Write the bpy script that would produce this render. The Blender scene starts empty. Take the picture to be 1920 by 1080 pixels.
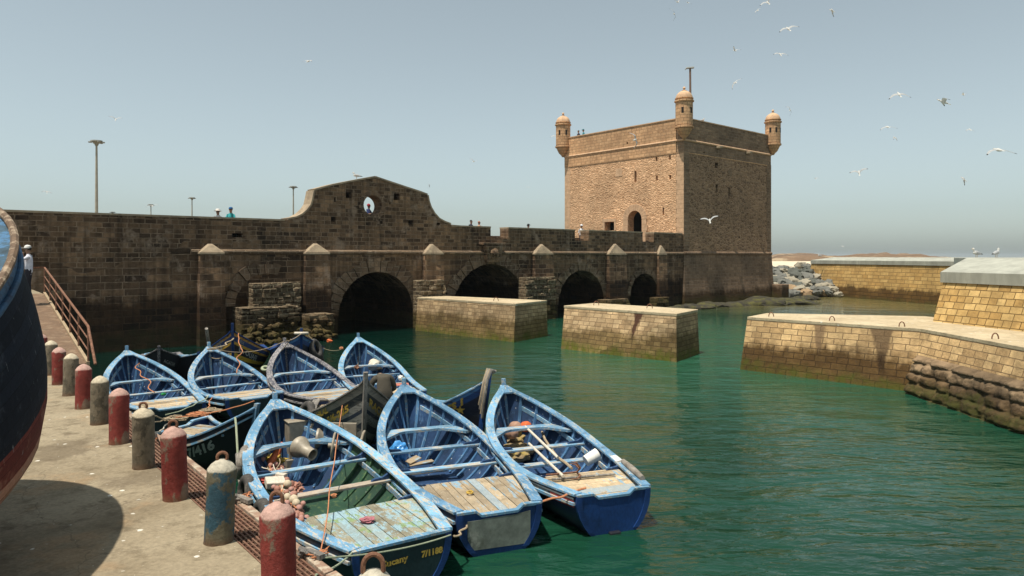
import bpy, bmesh, math, random
from mathutils import Vector, Matrix, noise
from mathutils.geometry import delaunay_2d_cdt
R = math.radians
S = bpy.context.scene
C = S.collection
# ------------------------------------------------------------ camera, sky, sun, exposure
F, CX, HY, H = 1341.0, 960.0, 480.0, 4.5
cd = bpy.data.cameras.new('camera'); cam = bpy.data.objects.new('camera', cd); C.objects.link(cam)
cam.location = (0, 0, H); cam.rotation_euler = (R(90), 0, 0)
cd.sensor_width = 36; cd.lens = F/1920*36; cd.shift_y = (HY-540)/1920.0
cd.clip_start = 0.1; cd.clip_end = 20000
S.camera = cam
SUN_EL = R(72.5); sh = Vector((-0.725, -0.689)).normalized()
W = bpy.data.worlds.new('World'); S.world = W; W.use_nodes = True
wn, wl = W.node_tree.nodes, W.node_tree.links
bg = wn['Background']; sky = wn.new('ShaderNodeTexSky'); sky.sky_type = 'NISHITA'; sky.sun_disc = False
sky.sun_elevation = SUN_EL; sky.sun_rotation = math.atan2(sh.x, sh.y)
sky.air_density = 1.0; sky.dust_density = 1.2; sky.ozone_density = 2.5; sky.altitude = 0
tint = wn.new('ShaderNodeMix'); tint.data_type = 'RGBA'; tint.blend_type = 'MULTIPLY'; tint.inputs[0].default_value = 1
tint.inputs[7].default_value = (0.885, 0.985, 0.955, 1)
hs = wn.new('ShaderNodeHueSaturation'); hs.inputs['Saturation'].default_value = 0.36; wl.new(sky.outputs[0], hs.inputs['Color']); wl.new(hs.outputs[0], tint.inputs[6]); wl.new(tint.outputs[2], bg.inputs[0]); bg.inputs[1].default_value = 0.115
sl = bpy.data.lights.new('sun', 'SUN'); sl.energy = 5.0; sl.angle = R(0.6); sl.color = (1, 0.93, 0.82)
so = bpy.data.objects.new('sun', sl); C.objects.link(so)
sd = Vector((sh.x*math.cos(SUN_EL), sh.y*math.cos(SUN_EL), math.sin(SUN_EL)))
so.rotation_euler = (-sd).to_track_quat('-Z', 'Y').to_euler(); so.location = (0, 0, 60)
S.view_settings.view_transform = 'Standard'; S.view_settings.look = 'None'
S.view_settings.exposure = 0.2; S.view_settings.gamma = 1
# ------------------------------------------------------------ pixel -> world helpers (photo pixels, 1920 wide)
def P(px, py, z):
    D = (H-z)*F/(py-HY); return Vector(((px-CX)/F*D, D, z))
def Q(px, py, D): return Vector(((px-CX)/F*D, D, H-(py-HY)*D/F))
# ------------------------------------------------------------ mesh builder
def planar_uv(co, n):
    if abs(n.z) > 0.75: return (co.x, co.y)
    t = Vector((-n.y, n.x)).normalized()
    return (co.x*t.x+co.y*t.y, co.z)
class MB:
    def __init__(s): s.v = []; s.f = []; s.m = []; s.uv = {}
    def face(s, pts, m=0, uv=None):
        i = len(s.v); s.v += [Vector(p) for p in pts]; s.f.append(list(range(i, i+len(pts)))); s.m.append(m)
        if uv: s.uv[len(s.f)-1] = uv
    def grid(s, rows, m=0, closed=False, uvs=None, flip=False):
        i0 = len(s.v); n = len(rows[0])
        for r in rows: s.v += [Vector(p) for p in r]
        for a in range(len(rows)-1):
            for b in range(n if closed else n-1):
                c = (b+1) % n
                q = [i0+a*n+b, i0+a*n+c, i0+(a+1)*n+c, i0+(a+1)*n+b]
                if flip: q.reverse()
                s.f.append(q); s.m.append(m)
                if uvs:
                    bb = b+1
                    u = [uvs(a, b), uvs(a, bb), uvs(a+1, bb), uvs(a+1, b)]
                    if flip: u.reverse()
                    s.uv[len(s.f)-1] = u
    def box(s, lo, hi, m=0, M=None):
        x0, y0, z0 = lo; x1, y1, z1 = hi
        p = [Vector(q) for q in ((x0,y0,z0),(x1,y0,z0),(x1,y1,z0),(x0,y1,z0),(x0,y0,z1),(x1,y0,z1),(x1,y1,z1),(x0,y1,z1))]
        if M is not None: p = [M @ q for q in p]
        i = len(s.v); s.v += p
        for q in ((0,3,2,1),(4,5,6,7),(0,1,5,4),(1,2,6,5),(2,3,7,6),(3,0,4,7)):
            s.f.append([i+k for k in q]); s.m.append(m)
    def loft(s, a, b, m=0, top=None, cap=True):      # bottom ring a, top ring b (counter-clockwise seen from above)
        n = len(a); i = len(s.v); s.v += [Vector(p) for p in a]+[Vector(p) for p in b]
        for k in range(n):
            j = (k+1) % n; s.f.append([i+k, i+j, i+n+j, i+n+k]); s.m.append(m)
        if cap:
            s.f.append([i+n+k for k in range(n)]); s.m.append(m if top is None else top)
            s.f.append([i+k for k in reversed(range(n))]); s.m.append(m)
    def tube(s, pts, r, n=8, m=0, cap=True):
        pts = [Vector(p) for p in pts]; rs = r if isinstance(r, (list, tuple)) else [r]*len(pts)
        rows = []; prev = None
        for k, p in enumerate(pts):
            d = (pts[min(k+1, len(pts)-1)]-pts[max(k-1, 0)]).normalized()
            if prev is None:
                a = Vector((0,0,1)) if abs(d.z) < .9 else Vector((1,0,0)); u = d.cross(a).normalized()
            else: u = (prev-d*prev.dot(d)).normalized()
            prev = u; w = d.cross(u)
            rows.append([p+(u*math.cos(2*math.pi*q/n)+w*math.sin(2*math.pi*q/n))*rs[k] for q in range(n)])
        L = 0; ls = [0]
        for k in range(1, len(pts)): L += (pts[k]-pts[k-1]).length; ls.append(L)
        s.grid(rows, m, closed=True, uvs=lambda a, b: (b/n*6.28*rs[a], ls[a]))
        if cap: s.face(list(reversed(rows[0])), m); s.face(rows[-1], m)
    def lathe(s, prof, n=20, m=0, M=None, cap=True, wob=0, seed=0):   # prof: (r, z) bottom to top
        rows = []
        for r, z in prof:
            row = []
            for k in range(n):
                a = 2*math.pi*k/n
                rr = r*(1+wob*noise.noise(Vector((math.cos(a)*2+seed, math.sin(a)*2, z*3))))
                p = Vector((rr*math.cos(a), rr*math.sin(a), z)); row.append(M @ p if M is not None else p)
            rows.append(row)
        rmx = max(p[0] for p in prof)
        s.grid(rows, m, closed=True, uvs=lambda a, b: (b/n*6.283*rmx, prof[a][1]))
        if cap: s.face(list(reversed(rows[0])), m); s.face(rows[-1], m)
    def lump(s, c, r, sub=2, amp=.18, fr=1.3, seed=0, m=0, rot=None, flat=0):
        bm = bmesh.new(); bmesh.ops.create_icosphere(bm, subdivisions=sub, radius=1)
        i = len(s.v); r = Vector(r) if not isinstance(r, (int, float)) else Vector((r, r, r))
        for v in bm.verts:
            d = v.co.normalized(); k = 1+amp*noise.noise(d*fr+Vector((seed*7.3, seed*3.1, seed)))*2
            if flat: k = min(k, 1-flat+flat*abs(noise.noise(d*2.1+Vector((seed, 0, 5)))))
            q = Vector((d.x*r.x*k, d.y*r.y*k, d.z*r.z*k))
            if rot is not None: q = rot @ q
            s.v.append(Vector(c)+q)
        bm.verts.index_update()
        for f in bm.faces: s.f.append([i+v.index for v in f.verts]); s.m.append(m)
        bm.free()
    def torus(s, c, Rr, r, M=None, n=24, k=10, m=0, tread=0):
        rows = []; M = M or Matrix.Identity(3)
        for a in range(n+1):
            t = 2*math.pi*a/n; row = []
            for b in range(k):
                p = 2*math.pi*b/k; rr = r*(1+(tread if (a % 2 and math.cos(p) > .3) else 0))
                row.append(Vector(c)+M @ Vector(((Rr+rr*math.cos(p))*math.cos(t), (Rr+rr*math.cos(p))*math.sin(t), rr*math.sin(p))))
            rows.append(row)
        s.grid(rows, m, closed=True)
    def build(s, name, mats, parent=None, smooth=False, M=None, bev=0, sharp=40, recalc=True, merge=0):
        me = bpy.data.meshes.new(name); me.from_pydata([tuple(v) for v in s.v], [], s.f)
        if not isinstance(mats, (list, tuple)): mats = [mats]
        for x in mats: me.materials.append(x)
        me.polygons.foreach_set('material_index', s.m)
        uvl = me.uv_layers.new(name='UVMap').data
        for pi, p in enumerate(me.polygons):
            cu = s.uv.get(pi)
            for k, li in enumerate(p.loop_indices):
                uvl[li].uv = cu[k] if cu else planar_uv(me.vertices[me.loops[li].vertex_index].co, p.normal)
        if recalc or merge:
            bm = bmesh.new(); bm.from_mesh(me)
            if merge: bmesh.ops.remove_doubles(bm, verts=bm.verts, dist=merge)
            if recalc: bmesh.ops.recalc_face_normals(bm, faces=bm.faces)
            bm.to_mesh(me); bm.free()
        if smooth:
            me.polygons.foreach_set('use_smooth', [True]*len(me.polygons))
            if sharp < 180: me.set_sharp_from_angle(angle=R(sharp))
        o = bpy.data.objects.new(name, me); C.objects.link(o)
        if M is not None: o.matrix_world = M
        if parent is not None: o.parent = parent
        if bev:
            b = o.modifiers.new('bevel', 'BEVEL'); b.width = bev; b.segments = 2; b.limit_method = 'ANGLE'; b.angle_limit = R(35)
        return o
def plate(mb, outline, holes, y0, y1, m=0, mh=None, ax='x'):
    """prism with holes; outline/holes in (u, z); thickness along y (or along x if ax='y')"""
    co = []; ed = []
    def add(ring):
        i = len(co); co.extend([Vector(p) for p in ring]); n = len(ring)
        ed.extend([(i+k, i+(k+1) % n) for k in range(n)])
    add(outline)
    for h in holes: add(h)
    vs, es, fs, ov, oe, of = delaunay_2d_cdt(co, ed, [], 0, 1e-5)
    def inside(p, ring):
        c = False; n = len(ring)
        for k in range(n):
            a, b = ring[k], ring[k-1]
            if (a[1] > p[1]) != (b[1] > p[1]) and p[0] < (b[0]-a[0])*(p[1]-a[1])/(b[1]-a[1])+a[0]: c = not c
        return c
    keep = []
    for f in fs:
        g = sum((vs[k] for k in f), Vector((0, 0)))/len(f)
        if inside(g, outline) and not any(inside(g, h) for h in holes): keep.append(f)
    fs = keep
    T = (lambda u, y, z: Vector((u, y, z))) if ax == 'x' else (lambda u, y, z: Vector((y, u, z)))
    i = len(mb.v); n = len(vs)
    mb.v += [T(v.x, y0, v.y) for v in vs]+[T(v.x, y1, v.y) for v in vs]
    for f in fs:
        mb.f.append([i+k for k in f]); mb.m.append(m)
        mb.f.append([i+n+k for k in reversed(f)]); mb.m.append(m)
    for ri, ring in enumerate([outline]+list(holes)):
        for k in range(len(ring)):
            a, b = ring[k], ring[(k+1) % len(ring)]
            q = [T(a[0], y0, a[1]), T(b[0], y0, b[1]), T(b[0], y1, b[1]), T(a[0], y1, a[1])]
            j = len(mb.v); mb.v += q; mb.f.append([j, j+1, j+2, j+3]); mb.m.append((m if mh is None else mh) if ri else m)
def tag(o, label=None, cat=None, group=None, kind=None):
    if label: o['label'] = label
    if cat: o['category'] = cat
    if group: o['group'] = group
    if kind: o['kind'] = kind
    return o
def empty(name, loc, rz=0):
    o = bpy.data.objects.new(name, None); C.objects.link(o); o.location = loc; o.rotation_euler = (0, 0, rz); o.empty_display_size = .3
    return o
# ------------------------------------------------------------ materials
class NT:
    def __init__(s, name):
        s.mat = bpy.data.materials.new(name); s.mat.use_nodes = True
        s.n = s.mat.node_tree.nodes; s.l = s.mat.node_tree.links; s.b = s.n['Principled BSDF']
    def node(s, t, **k):
        x = s.n.new('ShaderNode'+t)
        for a, b in k.items():
            if a.startswith('i_'): s.set(x.inputs[a[2:].replace('_', ' ')], b)
            else: setattr(x, a, b)
        return x
    def set(s, inp, v):
        if isinstance(v, bpy.types.NodeSocket): s.l.new(v, inp)
        elif isinstance(v, (tuple, list)) and len(v) == 3 and inp.type == 'RGBA': inp.default_value = (*v, 1)
        else: inp.default_value = v
    def math(s, op, a, b=0, c=None, clamp=False):
        x = s.node('Math', operation=op, use_clamp=clamp); s.set(x.inputs[0], a); s.set(x.inputs[1], b)
        if c is not None: s.set(x.inputs[2], c)
        return x.outputs[0]
    def mix(s, f, a, b, mode='MIX'):
        x = s.node('Mix', data_type='RGBA', blend_type=mode); s.set(x.inputs[0], f); s.set(x.inputs[6], a); s.set(x.inputs[7], b)
        return x.outputs[2]
    def noise(s, vec, scale, detail=4, rough=.6, dist=0):
        x = s.node('TexNoise'); s.set(x.inputs['Vector'], vec); x.inputs['Scale'].default_value = scale
        x.inputs['Detail'].default_value = detail; x.inputs['Roughness'].default_value = rough; x.inputs['Distortion'].default_value = dist
        return x.outputs[0], x.outputs[1]
    def remap(s, v, a, b, c=0, d=1, smooth=False):
        x = s.node('MapRange', interpolation_type='SMOOTHSTEP' if smooth else 'LINEAR', clamp=True)
        s.set(x.inputs[0], v)
        for i, q in enumerate((a, b, c, d)): s.set(x.inputs[1+i], q)
        return x.outputs[0]
    def mapping(s, vec, scale=(1, 1, 1), rot=(0, 0, 0), loc=(0, 0, 0)):
        x = s.node('Mapping'); s.set(x.inputs[0], vec); x.inputs['Scale'].default_value = scale; x.inputs['Rotation'].default_value = rot
        x.inputs['Location'].default_value = loc
        return x.outputs[0]
    def tc(s, k='Object'):
        if not hasattr(s, '_tc'): s._tc = s.node('TexCoord')
        return s._tc.outputs[k]
    def pos(s):
        if not hasattr(s, '_g'): s._g = s.node('NewGeometry')
        return s._g.outputs['Position']
    def out(s, col, rough=.9, height=None, bd=.02, bs=1.0, spec=None, metal=None):
        s.set(s.b.inputs['Base Color'], col); s.set(s.b.inputs['Roughness'], rough)
        if spec is not None: s.b.inputs['Specular IOR Level'].default_value = spec
        if metal is not None: s.set(s.b.inputs['Metallic'], metal)
        if height is not None:
            x = s.node('Bump'); s.set(x.inputs['Height'], height); x.inputs['Distance'].default_value = bd; x.inputs['Strength'].default_value = bs
            s.l.new(x.outputs[0], s.b.inputs['Normal'])
        return s.mat
def tide(t, col, z_wet, z_green, wet=(.42, .36, .3), green=(.05, .062, .012), gs=.75):
    p = t.pos(); z = t.node('SeparateXYZ'); t.l.new(p, z.inputs[0])
    n1, _ = t.noise(p, .7, 5, .65); n2, _ = t.noise(t.mapping(p, (2, 2, .5)), 2.2, 4)
    zz = t.math('ADD', z.outputs[2], t.math('MULTIPLY', t.math('SUBTRACT', n1, .5), 1.3))
    zz = t.math('ADD', zz, t.math('MULTIPLY', t.math('SUBTRACT', n2, .5), .5))
    w = t.remap(zz, z_wet-.25, z_wet+.3, 1, 0, True)
    col = t.mix(w, col, t.mix(1, col, wet, 'MULTIPLY'))
    g = t.remap(zz, z_green-.25, z_green+.25, gs, 0, True)
    gn = t.remap(t.noise(p, 3.5, 4)[0], .35, .6, .25, 1)
    return t.mix(t.math('MULTIPLY', g, gn), col, green)
def stone(name, c1, c2, mortar, bw, bh, ms=.025, dist=.05, bump=.03, zt=None, zg=None, stain=.45, fine=.35, mort_s=.1, wet=(.42,.36,.3), green=(.05,.062,.012), patches=None, streak=0, gs=.75, alt=None, marks=None):
    t = NT(name); uv = t.tc('UV'); p = t.pos()
    _, nc = t.noise(uv, 1.3, 3)
    d = t.node('VectorMath', operation='SCALE'); t.l.new(nc, d.inputs[0]); d.inputs['Scale'].default_value = dist
    a = t.node('VectorMath', operation='ADD'); t.l.new(uv, a.inputs[0]); t.l.new(d.outputs[0], a.inputs[1])
    b = t.node('TexBrick', offset=.5, squash=.72, squash_frequency=3); t.l.new(a.outputs[0], b.inputs[0])
    for k, v in (('Color1', (0, 0, 0, 1)), ('Color2', (1, 1, 1, 1)), ('Mortar', (.5, .5, .5, 1)), ('Scale', 1.0), ('Mortar Size', ms), ('Mortar Smooth', mort_s), ('Bias', 0), ('Brick Width', bw), ('Row Height', bh)):
        b.inputs[k].default_value = v
    bcol, bfac = b.outputs[0], b.outputs['Fac']
    if alt:
        b2 = t.node('TexBrick', offset=.37, squash=1.35, squash_frequency=2); t.l.new(a.outputs[0], b2.inputs[0])
        for k, v in (('Color1', (0, 0, 0, 1)), ('Color2', (1, 1, 1, 1)), ('Mortar', (.5, .5, .5, 1)), ('Scale', 1.0), ('Mortar Size', ms*.9), ('Mortar Smooth', mort_s), ('Bias', 0), ('Brick Width', alt[0]), ('Row Height', alt[1])):
            b2.inputs[k].default_value = v
        za = t.node('SeparateXYZ'); t.l.new(p, za.inputs[0]); am = t.remap(t.math('ADD', za.outputs[2], t.math('MULTIPLY', t.noise(t.mapping(uv, (.5, .9, 1)), .55, 3, .5)[0], 5.0)), 6.9, 6.96, 1, 0)
        bcol = t.mix(am, bcol, b2.outputs[0]); bfac = t.math('ADD', t.math('MULTIPLY', bfac, t.math('SUBTRACT', 1, am)), t.math('MULTIPLY', b2.outputs['Fac'], am))
    col = t.mix(bcol, c1, c2)
    n1, _ = t.noise(p, .35, 5, .6); n2, _ = t.noise(p, 2.3, 6, .7); n3, _ = t.noise(p, 14, 4, .7)
    col = t.mix(1, col, t.mix(t.remap(n1, .35, .65), (1-stain,)*3, (1.18, 1.15, 1.1)), 'MULTIPLY')
    col = t.mix(1, col, t.mix(t.remap(n2, .3, .7), (1-fine,)*3, (1+fine*.6,)*3), 'MULTIPLY')
    if patches:
        col = t.mix(t.remap(t.noise(p, .9, 4, .7)[0], .56, .66), col, patches)
    mcol = t.mix(t.remap(n2, .35, .65), mortar, tuple(x*.45 for x in mortar))
    col = t.mix(bfac, col, mcol)
    if streak:
        s1, _ = t.noise(t.mapping(p, (2.5, 2.5, .12)), 1.6, 4)
        col = t.mix(1, col, t.mix(t.remap(s1, .45, .7), (1, 1, 1), (1-streak,)*3), 'MULTIPLY')
    if marks:
        z_ = t.node('SeparateXYZ'); t.l.new(p, z_.inputs[0]); zz = z_.outputs[2]; jn, _ = t.noise(t.mapping(p, (1, 1, .6)), 3.2, 4, .6)
        for (ox, oy, dx, dy, w0, ztop, zbot, lean, mc, st) in marks:
            dt = t.node('VectorMath', operation='DOT_PRODUCT'); t.l.new(p, dt.inputs[0]); dt.inputs[1].default_value = (dx, dy, 0)
            u = t.math('SUBTRACT', dt.outputs['Value'], ox*dx+oy*dy); h_ = t.remap(zz, zbot, ztop, 0, 1)
            u = t.math('ADD', u, t.math('MULTIPLY', t.math('SUBTRACT', 1, h_), lean)); u = t.math('ADD', u, t.math('MULTIPLY', t.math('SUBTRACT', jn, .5), .35))
            wv = t.math('MULTIPLY', t.math('ADD', .3, t.math('MULTIPLY', t.math('POWER', h_, 2), .9)), w0)
            m1 = t.remap(t.math('SUBTRACT', t.math('ABSOLUTE', u), wv), -.05, .06, 1, 0, True)
            m2 = t.math('MULTIPLY', t.remap(zz, zbot-.1, zbot+.25, 0, 1), t.remap(zz, ztop, ztop+.1, 1, .2)); qd = t.node('VectorMath', operation='DOT_PRODUCT'); t.l.new(p, qd.inputs[0]); qd.inputs[1].default_value = (-dy, dx, 0)
            m3 = t.remap(t.math('ABSOLUTE', t.math('SUBTRACT', qd.outputs['Value'], -ox*dy+oy*dx)), 1.6, 1.8, 1, 0)
            col = t.mix(t.math('MULTIPLY', t.math('MULTIPLY', m1, t.math('MULTIPLY', m2, m3)), st), col, mc)
    if zt is not None: col = tide(t, col, zt, zg, wet=wet, green=green, gs=gs)
    h = t.math('ADD', t.math('MULTIPLY', bfac, -1.0), t.math('ADD', t.math('MULTIPLY', n2, 1.4), t.math('MULTIPLY', n3, .5)))
    h = t.math('ADD', h, t.math('MULTIPLY', bcol, .35))
    return t.out(col, .92, h, bump, 1.0, spec=.2)
def rubble(name, c1, c2, mortar, sc=(2.6, 5.2, 1), bump=.06, stain=.3):
    t = NT(name); uv = t.tc('UV'); p = t.pos()
    _, nc = t.noise(uv, 2.5, 3)
    d = t.node('VectorMath', operation='SCALE'); t.l.new(nc, d.inputs[0]); d.inputs['Scale'].default_value = .12
    a = t.node('VectorMath', operation='ADD'); t.l.new(uv, a.inputs[0]); t.l.new(d.outputs[0], a.inputs[1])
    mp = t.mapping(a.outputs[0], sc)
    v1 = t.node('TexVoronoi', feature='F1'); t.l.new(mp, v1.inputs['Vector']); v1.inputs['Scale'].default_value = 1
    v2 = t.node('TexVoronoi', feature='DISTANCE_TO_EDGE'); t.l.new(mp, v2.inputs['Vector']); v2.inputs['Scale'].default_value = 1
    sx = t.node('SeparateColor'); t.l.new(v1.outputs['Color'], sx.inputs[0])
    col = t.mix(sx.outputs[0], c1, c2)
    n1, _ = t.noise(p, .3, 5); n2, _ = t.noise(p, 6, 5, .7)
    col = t.mix(1, col, t.mix(t.remap(n1, .35, .65), (1-stain,)*3, (1.15, 1.12, 1.1)), 'MULTIPLY')
    e = t.remap(v2.outputs[0], .02, .13)
    col = t.mix(e, mortar, col)
    col = t.mix(1, col, t.mix(t.remap(n2, .3, .7), (.72,)*3, (1.15,)*3), 'MULTIPLY')
    h = t.math('ADD', t.math('MULTIPLY', t.remap(v2.outputs[0], 0, .35), 1.2), t.math('ADD', t.math('MULTIPLY', n2, .5), t.math('MULTIPLY', sx.outputs[1], .5)))
    return t.out(col, .95, h, bump, 1, spec=.15)
def plain(name, c, rough=.8, var=.3, sc=3, bump=0, c2=None, thr=(.5, .62), csc=8, metal=None, spec=None, stretch=(1, 1, 1), coord='Object'):
    t = NT(name); o = t.mapping(t.tc(coord), stretch)
    n1, _ = t.noise(o, sc, 5, .65)
    col = t.mix(1, c, t.mix(t.remap(n1, .3, .7), (1-var,)*3, (1+var*.5,)*3), 'MULTIPLY')
    if c2:
        n2, _ = t.noise(o, csc, 6, .7); col = t.mix(t.remap(n2, thr[0], thr[1]), col, c2)
    return t.out(col, rough, n1 if bump else None, bump or .01, 1, spec=spec, metal=metal)
def paint(name, c, worn, amount=.5, sc=5, stretch=(1, 5, 5), rough=.55, bird=.0, var=.25, third=None, t3=.62, island=False):
    """weathered boat paint: chips down to an under-colour, grain running along the boat, pale droppings"""
    t = NT(name); o = t.tc('Object'); g = t.mapping(o, stretch)
    n1, _ = t.noise(g, sc, 7, .72); n0, _ = t.noise(o, 1.1, 3); n2, _ = t.noise(g, sc*5, 3, .6)
    col = t.mix(1, c, t.mix(t.remap(n0, .35, .65), (1-var,)*3, (1+var,)*3), 'MULTIPLY')
    gd_, _ = t.noise(o, 2.9, 5, .65); col = t.mix(t.remap(gd_, .5, .68, 0, .75), col, t.mix(1, col, (.50, .47, .42), 'MULTIPLY'))
    oi = t.node('ObjectInfo'); col = t.mix(1, col, t.mix(oi.outputs['Random'], (.78, .80, .84), (1.14, 1.12, 1.10)), 'MULTIPLY')
    if island:
        gi = t.node('NewGeometry'); ri = gi.outputs['Random Per Island']; col = t.mix(1, col, t.mix(ri, (.72,)*3, (1.15,)*3), 'MULTIPLY'); col = t.mix(t.remap(t.math('FRACT', t.math('MULTIPLY', ri, 7.13)), .72, .74, 0, .6), col, worn)
    if third: col = t.mix(t.remap(t.noise(o, 2.3, 5)[0], t3, t3+.05), col, third)
    k = t.math('ADD', n1, t.math('MULTIPLY', t.math('SUBTRACT', n0, .5), .35))
    col = t.mix(t.remap(k, 1-amount-.02, 1-amount+.05), col, worn)
    col = t.mix(1, col, t.mix(t.remap(n2, .35, .65), (.8,)*3, (1.12,)*3), 'MULTIPLY')
    if bird:
        v = t.node('TexVoronoi', feature='F1'); t.l.new(t.mapping(o, (1, 1, 1)), v.inputs['Vector']); v.inputs['Scale'].default_value = 7
        w = t.math('ADD', v.outputs['Distance'], t.math('MULTIPLY', n2, .18))
        col = t.mix(t.remap(w, .15, .2, bird, 0), col, (.75, .74, .68))
    return t.out(col, rough, t.math('ADD', n1, t.math('MULTIPLY', n2, .4)), .006, .8, spec=.35)
M = {}
M['wall'] = stone('dark_ashlar', (.088,.054,.033), (.33,.205,.118), (.36,.25,.16), .52, .235, .020, .08, .06, 2.5, .9, .5, .5, wet=(.22,.19,.15), green=(.03,.028,.009), patches=(.30,.215,.15), streak=.5, alt=(.74, .33))
M['wall_rough'] = stone('rough_rubble_masonry', (.12,.082,.052), (.31,.225,.135), (.38,.30,.19), .48, .22, .03, .2, .14, 1.2, .9, .45, .55, wet=(.45,.4,.3), green=(.07,.06,.015))
M['buttress'] = stone('buttress_ashlar', (.12,.078,.05), (.28,.187,.118), (.34,.25,.165), .6, .30, .020, .12, .06, 1.4, .7, .45, .45, wet=(.4,.34,.25), patches=(.33,.24,.165))
M['cap'] = plain('pale_sandstone', (.33,.25,.165), .9, .45, 1.5, .03, (.4,.32,.2), (.5,.7), 5)
M['t_ash'] = stone('tower_ashlar', (.54,.32,.175), (.69,.43,.24), (.42,.26,.145), .62, .28, .018, .03, .02, None, None, .25, .2, streak=.15)
M['t_rub'] = rubble('tower_rubble', (.49,.285,.155), (.80,.515,.305), (.65,.41,.24), sc=(3.6, 7.5, 1), bump=.035)
M['t_low'] = stone('tower_base_ashlar', (.19,.125,.08), (.30,.205,.135), (.33,.24,.165), .6, .29, .022, .05, .04, 1.3, .75, .4, .35, wet=(.3,.26,.18), green=(.05,.045,.01), streak=.2)
M['t_trim'] = plain('tower_trim_stone', (.58,.375,.225), .9, .28, 2.5, .02)
M['t_side_shaded'] = rubble('tower_rubble_shaded', (.17,.108,.066), (.41,.27,.163), (.38,.25,.155), (2.4, 5.6, 1), .05)  # rubble colour darkened to paint the shade on the tower's right face
M['t_sash_shaded'] = stone('tower_ashlar_shaded', (.19,.125,.08), (.33,.225,.145), (.38,.28,.185), .6, .26, .02, .04, .03, None, None, .35, .3)  # darker copy of the tower ashlar, right-face shade put into its colour
M['pier'] = stone('pier_ashlar', (.37,.25,.135), (.57,.41,.235), (.23,.155,.085), .50, .20, .011, .04, .04, 1.05, .30, .35, .4, wet=(.42,.4,.3), green=(.085,.095,.01), gs=.9)
M['jetty'] = stone('jetty_ashlar', (.44,.30,.17), (.60,.43,.25), (.17,.11,.055), .60, .225, .015, .025, .03, .95, .25, .25, .3, wet=(.30,.26,.19), green=(.06,.07,.008))
M['ochre'] = stone('ochre_ashlar', (.40,.245,.085), (.60,.41,.17), (.2,.125,.045), .46, .235, .014, .02, .03, None, None, .2, .35)
M['ochre_far'] = stone('far_ochre_ashlar', (.44,.27,.095), (.58,.385,.15), (.26,.17,.07), 1.1, .36, .022, .03, .03, 1.15, .2, .2, .25, wet=(.22,.19,.15), green=(.05,.05,.01))
def conc_top():
    t = NT('weathered_concrete_top'); p = t.pos(); n1, _ = t.noise(p, .8, 6, .65); n2, _ = t.noise(p, 4, 5, .7); n3, _ = t.noise(p, 20, 4, .7)
    col = t.mix(t.remap(n1, .35, .65), (.40,.315,.195), (.53,.435,.285)); col = t.mix(t.remap(n2, .52, .66, 0, .8), col, (.30,.24,.16))
    v = t.node('TexVoronoi', feature='F1'); t.l.new(p, v.inputs['Vector']); v.inputs['Scale'].default_value = 2.2
    col = t.mix(t.remap(t.math('ADD', v.outputs['Distance'], t.math('MULTIPLY', n3, .3)), .22, .27, .8, 0), col, (.68,.66,.58))
    return t.out(col, .92, t.math('ADD', n2, n3), .02, 1, spec=.2)
M['conc'] = conc_top()
M['conc_old'] = plain('pier_concrete', (.50,.41,.28), .9, .2, 1.2, .01, (.38,.3,.2), (.5, .7), 3)
M['cope'] = plain('grey_concrete', (.36,.36,.30), .9, .3, 1.0, .01, (.25,.25,.21), (.52, .7), 2.5, stretch=(1.5, 1.5, .4))
M['footing'] = stone('rough_footing', (.14,.098,.058), (.27,.19,.115), (.06,.045,.03), 3.5, 2.4, .0, .1, .05, .75, .42, .3, .5, wet=(.45,.4,.32), green=(.05,.055,.01))
M['dark'] = plain('dark_recess', (.02,.016,.012), 1, .2)  # near-black colour stands for the shade inside openings; eyes use it too
# ------------------------------------------------------------ water, quay, far shore
def water_mat():
    t = NT('harbour_water'); p = t.pos()
    a, _ = t.noise(t.mapping(p, (.55, 1.25, 1), (0, 0, R(-8))), 1.15, 2, .45, .5)
    b, _ = t.noise(t.mapping(p, (.9, 2.2, 1), (0, 0, R(14))), 2.6, 3, .5, .6)
    c, _ = t.noise(t.mapping(p, (.5, .8, 1), (0, 0, R(30))), .55, 2, .5)
    h = t.math('ADD', t.math('MULTIPLY', a, 1.0), t.math('ADD', t.math('MULTIPLY', b, .32), t.math('MULTIPLY', c, 1.4)))
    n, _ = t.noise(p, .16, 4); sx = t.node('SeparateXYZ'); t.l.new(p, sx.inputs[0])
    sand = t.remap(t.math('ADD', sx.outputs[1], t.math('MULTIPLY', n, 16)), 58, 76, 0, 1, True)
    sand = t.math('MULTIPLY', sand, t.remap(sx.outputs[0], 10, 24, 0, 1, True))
    dim = t.remap(t.math('ADD', t.math('SUBTRACT', sx.outputs[0], t.math('MULTIPLY', sx.outputs[1], .42)), t.math('MULTIPLY', n, 10)), -22, -3, 0, 1, True)  # darker base colour towards the left wall stands in for its dark reflection
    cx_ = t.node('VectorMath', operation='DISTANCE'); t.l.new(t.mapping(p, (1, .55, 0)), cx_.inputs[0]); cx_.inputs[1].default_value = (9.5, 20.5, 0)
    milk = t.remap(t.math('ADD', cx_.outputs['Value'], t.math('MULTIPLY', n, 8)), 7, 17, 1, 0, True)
    col = t.mix(dim, (.0015, .014, .010), t.mix(t.remap(n, .38, .62), (.0045, .031, .0165), (.008, .050, .028)))
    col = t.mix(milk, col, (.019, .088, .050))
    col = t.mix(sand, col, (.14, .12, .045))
    t.b.inputs['IOR'].default_value = 1.33
    return t.out(col, .025, h, .12, 1.0, spec=.5)
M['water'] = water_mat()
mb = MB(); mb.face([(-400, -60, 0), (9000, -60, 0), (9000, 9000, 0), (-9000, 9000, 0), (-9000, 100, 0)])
tag(mb.build('water', M['water'], recalc=False), kind='structure')
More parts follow.
